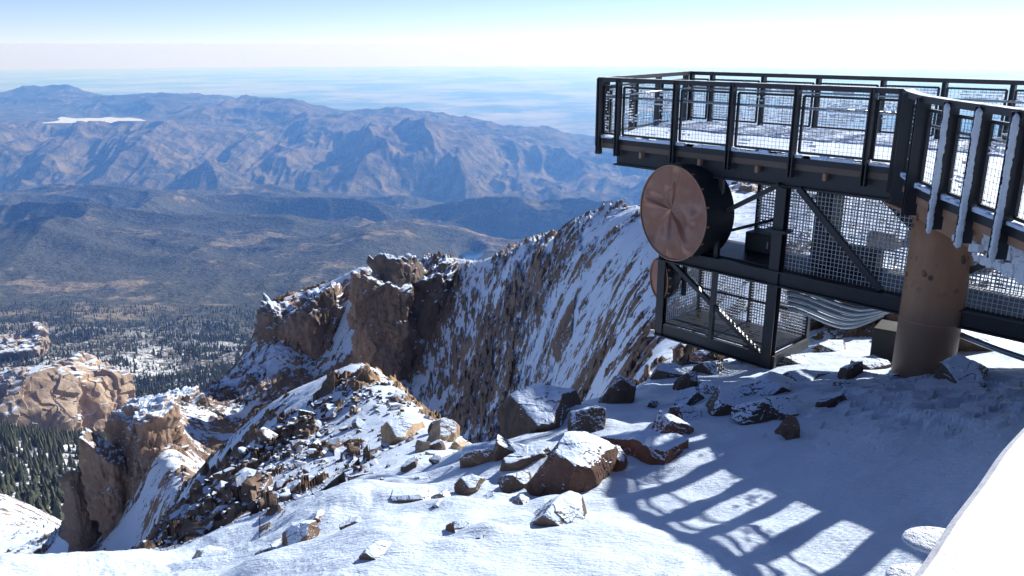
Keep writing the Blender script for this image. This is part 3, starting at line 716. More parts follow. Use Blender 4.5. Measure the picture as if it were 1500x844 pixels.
# snow apron round the base of the boulders comes with the ground; stones on the knoll and saddle
STM = {}
SK = {s: cut_rock(300+s, 4, 8, 90, .1, .04, .0) for s in range(8)}
def stone_mesh(s, mat):
    if (s, mat.name) not in STM: P, Fc = SK[s]; STM[(s, mat.name)] = np_mesh('stone', P, Fc, mat, False)
    return STM[(s, mat.name)]
r_ = random.Random(21)
placed = 0; tries = 0
while placed < 255 and tries < 9000:
    tries += 1
    px = r_.uniform(110, 680); py = r_.uniform(548, 835)
    if py < 545+max(0, (530-px))*.72 or py < 540+max(0, px-535)*.78: continue
    if px > 470 and py > 560 and r_.random() < .8 and not (px > 560 and py < 540+(px-535)*.78+28): continue
    if py > 836-(px-180)*.24: continue
    p = on_ground(px, py, 8, 60)
    if p.y > 55 or p.y < 8.5: continue
    z = ground_z(p.x, p.y)
    sz = p.length/F_PX*r_.choice([7, 8, 9, 10, 11, 12, 14, 16, 20, 26])*.5*.92
    tan = (px > 520 and py < 560+(px-520)*.8+30)
    o = link('stone', stone_mesh(r_.randrange(8), M_STONE_TAN if tan and r_.random() < .7 else M_STONE), None, (p.x, p.y, z+sz*.2))
    o.scale = (sz*r_.uniform(.8, 1.4), sz*r_.uniform(.7, 1.2), sz*r_.uniform(.6, 1.1)); o.rotation_euler = (r_.uniform(-.6, .6), r_.uniform(-.6, .6), r_.uniform(0, 6.28))
    if tan: tag(o, 'broken granite stone at the sunny top edge of the snowy knoll', 'stone', 'stones along the top of the knoll')
    else: tag(o, 'broken granite stone sticking out of the snow on the knoll flank', 'stone', 'stones scattered over the knoll flank')
    placed += 1
# loose rubble too fine to count
Vs, Fs, base_i = [], [], 0
V4, F4 = cut_rock(401, 3, 8, 30, .1, .02, 0)
rr_ = np.random.default_rng(9)
for k in range(9000):
    px = rr_.uniform(60, 1010); py = rr_.uniform(330, 838)
    p = None
    px = rr_.uniform(60, 690)
    if py < 545+max(0, (530-px))*.72 or py < 540+max(0, px-535)*.78 or py > 836-(px-180)*.24: continue
    if px > 480 and py > 600 and rr_.random() < .85: continue
    p = on_ground(px, py, 8, 60)
    if p.y > 55: continue
    sz = p.length/F_PX*rr_.uniform(2.5, 7.5)*.5
    z = ground_z(p.x, p.y)
    an = rr_.uniform(0, 6.28); ca, sa = math.cos(an), math.sin(an); sc = sz*rr_.uniform(.6, 1.3, 3)
    Q = V4*sc; Q = np.stack([Q[:, 0]*ca-Q[:, 1]*sa, Q[:, 0]*sa+Q[:, 1]*ca, Q[:, 2]+Q[:, 0]*rr_.uniform(-.6, .6)], -1)+np.array([p.x, p.y, z+sz*.15])
    Vs.append(Q); Fs.append(F4+base_i); base_i += len(Q)
me = np_mesh('rubble', np.concatenate(Vs), np.concatenate(Fs), M_STONE, False)
tag(link('rubble', me), 'fine granite rubble strewn over the snowy knoll and slope edge', 'rubble', kind='stuff')

# ------------------------------------------------------------------ steelwork materials
def paint(name, colr, rough=.45, metal=0.0, var=.25, frost=0.0, dirt=(.06, .04, .03)):
    m, nt, b = newmat(name); n = N(nt); p = n.pos()
    f = n.noise(p, 3.5, 5, .65); g = n.noise(p, 22, 4, .7)
    c = n.mix(n.math('MULTIPLY', n.ramp(f, .42, .72), var), colr, dirt)
    if frost > 0:
        nz = n.normal()[2]
        s = n.math('ADD', n.math('MULTIPLY', nz, .45), n.math('ADD', n.math('MULTIPLY', n.noise(p, 5, 4, .6), .6), n.math('MULTIPLY', g, .35)))
        ff = n.ramp(s, .95-frost, 1.02-frost)
        c = n.mix(ff, c, (.84, .87, .9))
        n.lk(n.mixf(ff, rough, .7), b.inputs['Roughness'])
    else:
        n.lk(n.math('MULTIPLY_ADD', f, .25, rough-.12), b.inputs['Roughness'])
    n.lk(c, b.inputs['Base Color']); b.inputs['Metallic'].default_value = metal
    n.lk(n.bump(g, .15, .01), b.inputs['Normal'])
    return m
M_STEEL = paint('dark_painted_steel', (.020, .021, .024), .42, 0, .35, dirt=(.045, .036, .032))
M_POST = paint('dark_post_steel', (.030, .029, .030), .45, 0, .5, dirt=(.075, .06, .052))
M_CAP = paint('frosted_cap_steel', (.035, .033, .033), .45, 0, .3, frost=.12)
M_FASCIA = paint('brown_fascia_steel', (.15, .10, .07), .5, 0, .5, dirt=(.15, .085, .05))
M_RUST = paint('rusty_brown_steel', (.42, .235, .135), .6, 0, .5, dirt=(.28, .14, .08))
M_WIRE = paint('wire_mesh_steel', (.035, .036, .04), .45, 0, .2)
M_WIRE_FROST = paint('frosted_wire_mesh', (.55, .56, .58), .6, 0, .2, frost=.38, dirt=(.3, .3, .3))
M_WIRE_PALE = paint('galvanised_wire_mesh', (.52, .53, .54), .5, .2, .2, dirt=(.35, .35, .35))
M_PIPE = paint('galvanised_conduit', (.30, .34, .38), .32, .65, .25, dirt=(.16, .18, .2))
M_CONC = paint('shaded_concrete', (.04, .038, .036), .85, 0, .5, dirt=(.035, .03, .028))  # shade around the footing is put into this near-black base colour
M_FROST, nt_, b_ = newmat('rime_frost'); n_ = N(nt_)
b_.inputs['Base Color'].default_value = (.84, .87, .90, 1); b_.inputs['Roughness'].default_value = .7
n_.lk(n_.bump(n_.noise(n_.pos(), 28, 5, .7), .9, .02), b_.inputs['Normal'])

# column: rust brown pipe with darker foot and dark splashes near its head
def column_mat():
    m, nt, b = newmat('brown_steel_column'); n = N(nt); p = n.pos()
    sx = n.node('ShaderNodeSeparateXYZ'); n.lk(p, sx.inputs[0]); z = sx.outputs[2]
    c = n.mix(n.ramp(n.noise(n.scalev(p, (1, 1, .35)), 2.2, 6, .65), .35, .7), (.36, .17, .085), (.48, .265, .14))
    c = n.mix(n.ramp(n.math('ADD', z, n.math('MULTIPLY', n.noise(p, 1.5, 4, .6), .35)), -3.05, -3.6), c, (.25, .15, .095))
    sp = n.voro(p, 7.5)
    m1 = n.math('MULTIPLY', n.math('SUBTRACT', 1.0, n.ramp(sp, .26, .36)), n.ramp(n.noise(p, 1.9, 2, .5), .46, .52))
    m1 = n.math('MULTIPLY', m1, n.ramp(z, -3.25, -2.95))
    c = n.mix(n.math('MULTIPLY', m1, .8), c, (.05, .028, .018))
    n.lk(c, b.inputs['Base Color']); b.inputs['Roughness'].default_value = .6
    n.lk(n.bump(n.noise(p, 9, 6, .65), .25, .02), b.inputs['Normal'])
    return m
M_COLUMN = column_mat()

# ------------------------------------------------------------------ viewing platform
O0 = Vector((5.25, 11.15, 0)); UU = Vector((-.688, .726, 0)).normalized(); NN = Vector((UU.y, -UU.x, 0))   # UU along the near edge, NN away from us
ZD = -1.62                                                        # deck level
def Lp(s, n, z): return O0+UU*s+NN*n+Vector((0, 0, z))
A_ = Lp(5.31, 0, 0); B_ = Lp(0.0, 0, 0)
C_ = Vector((3.85, 18.35, 0)); nC = (C_-O0).dot(NN); sC = (C_-O0).dot(UU)
D_ = Lp(-3.4, nC, 0)
W_ = [Vector(q+(0,)) for q in ((4.98, 10.45), (4.76, 9.62), (4.68, 8.85), (4.66, 8.2), (4.64, 7.55), (4.60, 6.85), (4.52, 6.1), (4.36, 5.4), (4.05, 4.65))]
E_ = [Vector((4.05-.38*k, 4.65-.4045*k, 0)) for k in (2.2, 4.4, 6.6, 8.8, 11.0, 13.2, 15.4)]
platform = empty('viewing_platform', Lp(2.5, 1.8, -2.1))
tag(platform, 'raised dark steel viewing platform with mesh railings on a round brown column', 'viewing platform')
outer = [Vector((9.6, 11.2, 0)), Vector((9.0, 8.6, 0)), Vector((8.9, 6.5, 0)), Vector((7.6, 3.4, 0)), Vector((5.0, 0.2, 0)), Vector((.6, -4.3, 0))]
poly = [A_, C_, D_]+outer+list(reversed(E_))+list(reversed(W_))+[B_]
poly2 = [tuple(p[:2]) for p in poly]
mb = MB(); mb.prism(poly2, ZD-.10, ZD-.01); mb.build('deck_floor', M_STEEL, platform)
# steel edge: brown kerb channel, deeper dark girder set back
def offs(path, d):
    """shift a polyline sideways (left of travel = negative n) in plan"""
    out = []
    for i, p in enumerate(path):
        t = (path[min(i+1, len(path)-1)]-path[max(i-1, 0)]).normalized(); nrm = Vector((-t.y, t.x, 0))
        out.append(p+nrm*d)
    return out
near_path = [A_, B_]+W_+E_
left_path = [A_, C_]; far_path = [C_, D_]
def band(mb, path, off, z0, z1, th):
    q = offs(path, off)
    for a, b in zip(q[:-1], q[1:]):
        a2, b2 = Vector(a), Vector(b); a2.z = b2.z = (z0+z1)/2
        d = (b2-a2).normalized(); mb.bar(a2-d*th*.2, b2+d*th*.2, th, z1-z0)
side_in = 1   # the near path is walked A->B->camera: the deck lies on the left hand
mb = MB(); band(mb, [A_, B_], .05, ZD-.19, ZD-.012, .07); mb.build('fascia_channel', M_FASCIA, platform)
mb = MB(); band(mb, [B_]+W_+E_, .06, ZD-.19, ZD-.012, .07); mb.build('fascia_channel', M_RUST, platform)
mb = MB(); band(mb, [Lp(4.95, 0, 0), Lp(-.2, 0, 0)], .13, ZD-.47, ZD-.193, .10); band(mb, [Lp(4.95, -.02, 0), Lp(-.2, -.02, 0)], .13, ZD-.475, ZD-.445, .2); mb.build('edge_girder', M_STEEL, platform)
mb = MB(); band(mb, [Vector((5.2, 10.3, 0))]+[w+Vector((.32, 0, 0)) for w in W_[1:]], .02, ZD-.50, ZD-.193, .12); mb.build('walkway_girder', M_RUST, platform)
mb = MB(); band(mb, [A_, C_], -.06, ZD-.19, ZD-.012, .07); band(mb, [C_, D_], -.06, ZD-.19, ZD-.012, .07); mb.build('fascia_channel', M_FASCIA, platform)
# cross joists under the deck
mb = MB()
for k in range(5): mb.bar(Lp(.5+k*1.05, .15, ZD-.24), Lp(.5+k*1.05, nC-.2, ZD-.24), .12, .26)
mb.bar(Lp(5.0, .25, ZD-.24), Lp(6.0, nC-.2, ZD-.24), .12, .26)
mb.build('deck_joists', M_STEEL, platform)
for s in (4.35, 3.15, 2.1, 1.0):
    mb = MB(); mb.bar(Lp(s, -.012, ZD-.19), Lp(s, -.012, ZD-.29), .085, .05, up=UU); mb.build('joist_bracket', M_RUST, platform)
# the column
CC = Vector((5.72, 10.62, 0)); mb = MB()
zg = ground_z(CC.x, CC.y)
zs_ = [zg-.6, -3.6, -3.585, -3.57, -3.4, -2.6, ZD-.46]
mb.tube([(CC.x, CC.y, z) for z in zs_], .39, 40); colm = mb.build('support_column', M_COLUMN, platform, smooth=True)
mb = MB(); mb.tube([(CC.x, CC.y, -3.60), (CC.x, CC.y, -3.585)], .396, 40); mb.build('weld_band', M_RUST, colm)
mb = MB(); mb.obox((CC.x-.1, CC.y, ZD-.475), (.52, 0, 0), (0, .45, 0), (0, 0, .02)); mb.build('column_cap_plate', M_RUST, platform)

# railings --------------------------------------------------------
ZT = -.57
M_INFILL = M_WIRE
def wire_panel(mb, p, q, z0, z1, pitch=.06, r=.0017):
    """woven wire grid between two plan points"""
    p, q = Vector(p), Vector(q); d = q-p; Ln = d.length; d.normalize(); nrm = Vector((-d.y, d.x, 0))
    nv = max(2, int(Ln/pitch)); nh = max(2, int((z1-z0)/pitch))
    for i in range(1, nv):
        c = p+d*(Ln*i/nv); mb.obox((c.x, c.y, (z0+z1)/2), d*r, nrm*r, (0, 0, (z1-z0)/2))
    for i in range(1, nh):
        z = z0+(z1-z0)*i/nh; c = (p+q)/2+nrm*r*1.5; mb.obox((c.x, c.y, z), d*Ln/2, nrm*r, (0, 0, r))
def frost_bits(mb, p, q, z0, z1, seed, thr, pitch=.05):
    p, q = Vector(p), Vector(q); d = q-p; Ln = d.length; d.normalize(); nrm = Vector((-d.y, d.x, 0)); rr = random.Random(seed)
    nv = max(2, int(Ln/pitch)); nh = max(2, int((z1-z0)/pitch))
    I, J = np.meshgrid(np.arange(nv), np.arange(1, nh))
    f = fbm2(I/6.0+seed*3.1, J/6.0+seed, 3, seed)
    for i, j, v in zip(I.ravel(), J.ravel(), f.ravel()):
        if v+rr.uniform(-.25, .25) > thr:
            c = p+d*(Ln*(i+.5)/nv); z = z0+(z1-z0)*j/nh; h = rr.uniform(.006, .015)
            mb.obox((c.x, c.y, z+h*.4), d*(Ln/nv*rr.uniform(.35, .52)), nrm*rr.uniform(.006, .012), (0, 0, h))
def railing(path, posts, inn, post_mat=M_POST, frost=None, rime=False, zbot=ZD-.30, plate=.11, cap_w=.13, seedb=0, hand=True, cap_mat=None, drop=True):
    """path: plan points of the rail line; posts: list of plan points; inn: +1/-1 side of the deck (left of travel)"""
    for k, p in enumerate(posts):
        i = min(range(len(path)-1), key=lambda i: ((path[i]+path[i+1])/2-p).length)
        d = (path[i+1]-path[i]).normalized(); nrm = Vector((-d.y, d.x, 0))*inn
        mb = MB(); c = p-nrm*.03
        for sd in (-1, 1):
            mb.obox((c.x+d.x*.028*sd, c.y+d.y*.028*sd, (ZT-.02+zbot)/2), d*.008, nrm*plate/2, (0, 0, (ZT-.02-zbot)/2))
        mb.obox((c.x, c.y, (ZT+ZD)/2), d*.020, nrm*.022, (0, 0, (ZT-ZD)/2))
        for zz in (zbot+.05, zbot+.13):
            bc = c-nrm*(plate*.22)+Vector((0, 0, zz)); mb.tube([bc+d*.034, bc+d*.05], .013, 6); mb.tube([bc-d*.034, bc-d*.05], .013, 6)
        po = mb.build('railing_post', post_mat, platform)
        if rime and k >= 3:
            rr = random.Random(seedb+k); nz_, nk = 90, 12; Vr = []
            for iz_ in range(nz_+1):
                z = zbot-.05+(ZT-.03-zbot+.05)*iz_/nz_; e = min(1, iz_/2.5, (nz_-iz_)/2.5)**.5
                q = float(fbm2(np.array([z*7.0+k*3.1]), np.array([k*1.7]), 3, 7)[0]); q2 = float(fbm2(np.array([z*16.0+k*5.1]), np.array([k*2.7]), 2, 8)[0])
                wd = (.017+.0025*q+.003*q2)*min(1, e+.3); dp = (.030+.004*q2+.004*q)*e
                cc = c+d*(.036+wd*.7)-nrm*(plate*.46+.004*q2)
                for kk in range(nk):
                    t = 2*math.pi*(kk+.5)/nk; ct, st_ = math.cos(t), math.sin(t); ct = math.copysign(abs(ct)**.5, ct); st_ = math.copysign(abs(st_)**.5, st_)
                    fr_ = .003*(2*random.Random(int(z*40)*31+kk*7+k).random()-1)
                    pp = c*0+cc+d*ct*(wd+fr_)+nrm*st_*(dp+fr_*2); Vr.append((pp.x, pp.y, z))
            mb = MB(); mb.v = Vr
            for iz_ in range(nz_):
                for kk in range(nk): mb.f.append((iz_*nk+kk, iz_*nk+(kk+1) % nk, (iz_+1)*nk+(kk+1) % nk, (iz_+1)*nk+kk))
            mb.build('rime', M_FROST, po, smooth=True)
    # cap rail (channel) along the whole path
    mb = MB(); band(mb, path, inn*.0, ZT-.075, ZT, cap_w); mb.build('cap_rail', cap_mat or M_CAP, platform)
    # infill panels between posts
    for k in range(len(posts)-1):
        a, b = posts[k], posts[k+1]; d = (b-a).normalized(); nrm = Vector((-d.y, d.x, 0))*inn
        if (b-a).length < .2: continue
        g = min(.07, (b-a).length*.12); p = a+d*g+nrm*.035; q = b-d*g+nrm*.035
        zb, zt = ZD+.07, ZT-.16
        mb = MB()
        for z in (zb, zt): mb.bar((p.x, p.y, z), (q.x, q.y, z), .035, .035)
        for e in (p, q): mb.bar((e.x, e.y, zb), (e.x, e.y, zt), .035, .035, up=d)
        fr = mb.build('infill_panel', M_STEEL, platform)
        mb = MB(); wire_panel(mb, p, q, zb, zt); mb.build('wire_mesh', M_INFILL, fr)
        th = frost(k) if callable(frost) else frost
        if th is not None:
            mb = MB(); frost_bits(mb, p, q, zb, zt, seedb+k+1, th)
            if mb.f: tag(mb.build('frost', M_FROST, fr), kind='stuff')
    if hand:
        mb = MB(); q = offs(path, inn*.10); mb.tube([(v.x, v.y, ZT-.34) for v in q], .019, 8); mb.build('hand_rail', M_PIPE, platform, smooth=True)
near_posts = [Lp(s, 0, 0) for s in (5.31, 4.89, 3.68, 2.62, 1.54, .43, -.02)]
railing([A_, B_], near_posts, 1, frost=lambda k: {0: -.12, 1: .12, 2: .42}.get(k, .5), seedb=10)
wp = [B_]+W_
railing(wp, [B_]+W_, 1, frost=lambda k: .42, rime=True, seedb=40, plate=.15, zbot=ZD-.34, post_mat=M_STEEL)
lp = [A_.lerp(C_, t) for t in (.0, .06, .33, .62, .97)]
railing([A_, C_], lp, -1, frost=lambda k: .18, seedb=70, zbot=ZD-.15)
fp = [Lp(s, nC, 0) for s in (sC-.05, 5.62, 4.41, 3.24, 2.0, .94, -.12, -1.25, -2.4, -3.35)]
railing([C_, D_], fp, -1, frost=lambda k: -.12 if k < 5 else .15, seedb=90, zbot=ZD-.15)
# snow lying on the deck: uneven sheet
def poly_grid(poly, step):
    xs = [p[0] for p in poly]; ys = [p[1] for p in poly]
    gx = np.arange(min(xs)-step, max(xs)+step*2, step); gy = np.arange(min(ys)-step, max(ys)+step*2, step)
    GX, GY = np.meshgrid(gx, gy); ins = np.zeros(GX.shape, bool); n = len(poly)
    for i in range(n):
        x1, y1 = poly[i]; x2, y2 = poly[(i+1) % n]
        c = ((y1 > GY) != (y2 > GY)) & (GX < (x2-x1)*(GY-y1)/((y2-y1) if y2 != y1 else 1e-9)+x1); ins ^= c
    return GX, GY, ins
GX, GY, ins = poly_grid(poly2, .06)
GZ = ZD+.012+.035*np.clip(fbm2(GX/.9, GY/.9, 4, 131)+.45, 0, 1)+.012*fbm2(GX/.16, GY/.16, 3, 132)
fq = grid_faces(*GX.shape); ok = ins.ravel()[fq].all(1)
me = np_mesh('snow_layer', np.stack([GX, GY, GZ], -1).reshape(-1, 3), fq[ok], M_SNOW)
o = link('snow', me); tag(o, 'thin uneven white snow covering the platform floor inside the railings', 'snow', kind='stuff')
# snow along the kerb outside the panels, drooping icicle lumps at post feet
mb = MB(); rr = random.Random(3)
def kerb(path):
    for a, b in zip(path[:-1], path[1:]):
        L_ = (b-a).length; d = (b-a)/L_; t = 0; nrm = Vector((-d.y, d.x, 0))
        while t < L_:
            l = rr.uniform(.08, .2); c = a+d*min(t+l/2, L_-.02)+nrm*.03; h = rr.uniform(.012, .035)
            if rr.random() < .93: mb.obox((c.x, c.y, ZD-.008+h), d*l*.56, nrm*rr.uniform(.04, .055), (0, 0, h))
            t += l
kerb([A_, B_]); kerb([B_]+W_)
o = mb.build('snow_strip', M_SNOW, None, bevel=.012); tag(o, 'narrow strip of snow lying along the platform kerb outside the railing', 'snow', kind='stuff')
# rime plastered on the walkway girder
mb = MB()
for k in range(520):
    t = rr.random(); i = rr.choice([3, 4, 4, 5, 5, 5, 6, 6]); a, b = W_[i-1], W_[i]; p = a.lerp(b, t)+Vector((.32-.07-.03, 0, 0))
    z = ZD-.2-rr.random()**.8*.34; s = rr.uniform(.012, .04)
    if i == 3 and rr.random() < .8: continue
    mb.obox((p.x, p.y, z), (s*.8, rr.uniform(-.01, .01), 0), (rr.uniform(-.01, .01), s, rr.uniform(-.01, .01)), (0, rr.uniform(-.01, .01), s*1.1))
tag(mb.build('rime', M_FROST, platform, bevel=.008), kind='stuff')

# ------------------------------------------------------------------ equipment cages hung under the platform
def cage_member(mb, a, b, w=.10, h=.10, up=(0, 0, 1)): mb.bar(a, b, w, h, up)
ZC0, ZC1 = -2.08, -3.40       # upper cage: girder underside to catwalk floor
cage = empty('equipment_cage', Lp(1.2, .6, -3.6))
tag(cage, 'long dark steel equipment cage with wire mesh walls hanging under the platform edge', 'equipment cage')
def cpart(name, items, mat=M_STEEL, bevel=0):
    mb = MB()
    for it in items: mb.bar(*it)
    return mb.build(name, mat, cage, bevel=bevel)
cpart('floor_beam', [(Lp(3.85, 0, -3.50), Lp(-2.3, 0, -3.50), .09, .24), (Lp(3.85, -.04, -3.39), Lp(-2.3, -.04, -3.39), .16, .022), (Lp(3.85, -.04, -3.61), Lp(-2.3, -.04, -3.61), .16, .022)])
cpart('floor_beam', [(Lp(3.85, 1.22, -3.50), Lp(-3.4, 1.22, -3.50), .09, .2)])
cpart('catwalk_floor', [(Lp(3.8, .6, -3.37), Lp(-3.0, .6, -3.37), 1.1, .03)])
cpart('top_beam', [(Lp(3.8, 1.22, -2.06), Lp(-3.4, 1.22, -2.06), .09, .12)])
# main post: H section running through both cages, with a splice plate
mb = MB()
for dn in (-.07, .07): mb.bar(Lp(1.64, dn, -2.09), Lp(1.64, dn, -5.0), .17, .018, up=NN)
mb.bar(Lp(1.64, 0, -2.09), Lp(1.64, 0, -5.0), .02, .12, up=NN); mp = mb.build('main_post', M_STEEL, cage)
mb = MB(); mb.obox(Lp(1.64, -.02, -2.75), UU*.17, NN*.13, (0, 0, .022)); mb.build('splice_plate', M_STEEL, mp)
cpart('post', [(Lp(2.72, 0, -2.09), Lp(2.72, 0, -5.0), .075, .075, NN)])
cpart('post', [(Lp(.0, 1.2, -2.0), Lp(.0, 1.2, -3.6), .09, .09, NN)])
cpart('post', [(Lp(1.64, 1.22, -2.0), Lp(1.64, 1.22, -5.0), .09, .09, NN)])
cpart('post', [(Lp(2.72, 1.22, -2.0), Lp(2.72, 1.22, -5.0), .07, .07, NN)])
cpart('post', [(Lp(-.42, .05, -2.0), Lp(-.42, .05, -3.6), .09, .09, NN)])
cpart('post', [(Lp(-1.75, 1.22, -2.0), Lp(-1.75, 1.22, -3.6), .09, .09, NN)])
cpart('diagonal_brace', [(Lp(2.72, .02, -2.66), Lp(1.72, .02, -2.06), .07, .085, NN)])
cpart('diagonal_brace', [(Lp(2.70, .10, -2.98), Lp(2.1, .8, -2.75), .05, .05, NN)])
cpart('diagonal_brace', [(Lp(1.40, .02, -2.08), Lp(.02, .02, -3.36), .085, .085, NN)])
cpart('diagonal_brace', [(Lp(.75, 1.16, -2.1), Lp(-.5, 1.16, -3.1), .12, .12, NN)])
cpart('diagonal_brace', [(Lp(-.95, .02, -2.95), Lp(-1.6, .02, -2.5), .08, .08, NN)])
def mesh_part(name, p, q, z0, z1, seed, thr, mat=M_WIRE_PALE, pitch=.05, par=None, r=None):
    r = r or (.0065 if mat is M_WIRE_FROST else .0035)
    mb = MB(); wire_panel(mb, p, q, z0, z1, pitch, r); f = mb.build(name, mat, par or cage)
    if thr is not None:
        mb = MB(); frost_bits(mb, p, q, z0, z1, seed, thr, pitch)
        if mb.f: tag(mb.build('frost', M_FROST, f), kind='stuff')
mesh_part('wire_wall', Lp(2.70, 1.16, 0), Lp(1.70, 1.16, 0), -3.36, -2.1, 1, .0, M_WIRE_FROST)
mesh_part('wire_wall', Lp(1.58, 1.16, 0), Lp(.05, 1.16, 0), -3.36, -2.1, 2, .1, M_WIRE_FROST)
mesh_part('wire_wall', Lp(-.05, 1.16, 0), Lp(-1.7, 1.16, 0), -3.36, -2.1, 3, .1, M_WIRE_FROST)
mesh_part('wire_wall', Lp(-1.8, 1.16, 0), Lp(-3.3, 1.16, 0), -3.36, -2.1, 4, .35, M_WIRE_FROST)
mesh_part('wire_wall', Lp(1.52, .03, 0), Lp(-.35, .03, 0), -3.36, -2.1, 5, None, M_WIRE_PALE, .06)
mesh_part('wire_wall', Lp(-.5, .03, 0), Lp(-2.2, .03, 0), -3.36, -2.1, 6, .5, M_WIRE_PALE, .06)
# lower box
box = empty('hanging_cage', Lp(2.7, .6, -5.0)); tag(box, 'smaller open steel mesh box hung below the cage at the platform corner', 'hanging cage')
def bpart(name, items, mat=M_STEEL):
    mb = MB()
    for it in items: mb.bar(*it)
    return mb.build(name, mat, box)
lf = bpart('corner_post', [(Lp(3.77, -.05, -3.62), Lp(3.77, -.05, -5.0), .15, .018, NN), (Lp(3.77, 0.0, -3.62), Lp(3.77, 0.0, -5.0), .02, .1, NN), (Lp(3.77, .05, -3.62), Lp(3.77, .05, -5.0), .15, .018, NN)])
bpart('corner_post', [(Lp(3.77, 1.2, -3.62), Lp(3.77, 1.2, -5.0), .09, .09, NN)])
bpart('bottom_beam', [(Lp(3.86, 0, -4.90), Lp(1.50, 0, -4.90), .07, .2), (Lp(3.86, -.03, -5.0), Lp(1.50, -.03, -5.0), .14, .02)])
bpart('bottom_beam', [(Lp(3.8, 1.2, -4.88), Lp(1.58, 1.2, -4.88), .07, .16)])
bpart('bottom_beam', [(Lp(3.77, .06, -4.88), Lp(3.77, 1.15, -4.88), .07, .16)])
bpart('bottom_beam', [(Lp(1.56, .06, -4.88), Lp(1.56, 1.15, -4.88), .07, .16)])
bpart('floor_grating', [(Lp(3.72, .6, -4.79), Lp(1.62, .6, -4.79), 1.06, .02)])
bpart('diagonal_brace', [(Lp(3.62, .02, -3.64), Lp(1.78, .02, -4.84), .075, .075, NN)])
bpart('handrail_bar', [(Lp(3.72, 1.12, -4.35), Lp(1.62, 1.12, -4.35), .035, .035)])
mesh_part('wire_wall', Lp(3.72, 1.14, 0), Lp(2.76, 1.14, 0), -4.78, -3.64, 11, -.1, M_WIRE_FROST, .05, box)
mesh_part('wire_wall', Lp(2.68, 1.14, 0), Lp(1.62, 1.14, 0), -4.78, -3.64, 12, -.15, M_WIRE_FROST, .05, box)
mesh_part('wire_wall', Lp(3.77, .06, 0), Lp(3.77, 1.15, 0), -4.78, -3.64, 13, .25, M_WIRE_FROST, .06, box)
mb = MB(); mb.tube([Lp(3.86, -.05, -5.0), Lp(3.92, -.08, -5.0)], .06, 10); mb.build('ice_lump', M_FROST, box)
# equipment inside the upper cage
m_cab = paint('dark_cabinet', (.03, .031, .034), .5, 0, .3)
def cabinet(s, n_, z, hs, hn, hz, label):
    root = empty('equipment_cabinet', Lp(s, n_, z-hz)); tag(root, label, 'cabinet')
    mb = MB(); mb.obox(Lp(s, n_, z), UU*hs, NN*hn, (0, 0, hz)); mb.build('case', m_cab, root, bevel=.01)
    mb = MB(); mb.obox(Lp(s, n_-hn-.011, z), UU*hs*.86, NN*.01, (0, 0, hz*.9)); d = mb.build('door', M_STEEL, root)
    mb = MB(); mb.obox(Lp(s-hs*.6, n_-hn-.035, z), UU*.012, NN*.014, (0, 0, .06)); mb.build('handle', M_PIPE, d)
cabinet(1.28, .85, -2.75, .13, .2, .6, 'tall narrow dark cabinet just right of the main post inside the cage')
cabinet(.85, .95, -3.2, .4, .14, .17, 'low wide dark cabinet on the cage floor behind the long brace')
cabinet(2.35, .9, -3.2, .28, .2, .16, 'low dark box on the cage floor under the short brace')
# conduits
for k in range(5):
    z = -3.70-.095*k; n0 = .25+.03*k
    pts = []
    for t in np.linspace(0, 1, 26):
        s = 1.56-1.75*t+0.1*k*t; n_ = n0+.35*t
        sag = -.16*math.sin(min(1, t/.62)*math.pi*.5)**2*(1-.0*k) if t < .62 else -.16+.30*((t-.62)/.38)**1.5
        pts.append(Lp(s, n_, z+sag))
    mb = MB(); mb.tube(pts, .034, 10)
    o = mb.build('conduit_pipe', M_PIPE, None, smooth=True, at=pts[0]); tag(o, 'curved grey metal conduit sagging below the cage floor beside the main post', 'pipe', 'bundle of grey conduits under the cage')
pts = [Lp(-.9+(-1.6)*t, .2, -3.78-.16*math.sin(t*math.pi*.6)) for t in np.linspace(0, 1, 14)]
mb = MB(); mb.tube(pts, .04, 10); tag(mb.build('conduit_pipe', M_PIPE, None, smooth=True, at=pts[0]), 'single blue grey pipe running under the cage beam right of the column', 'pipe')

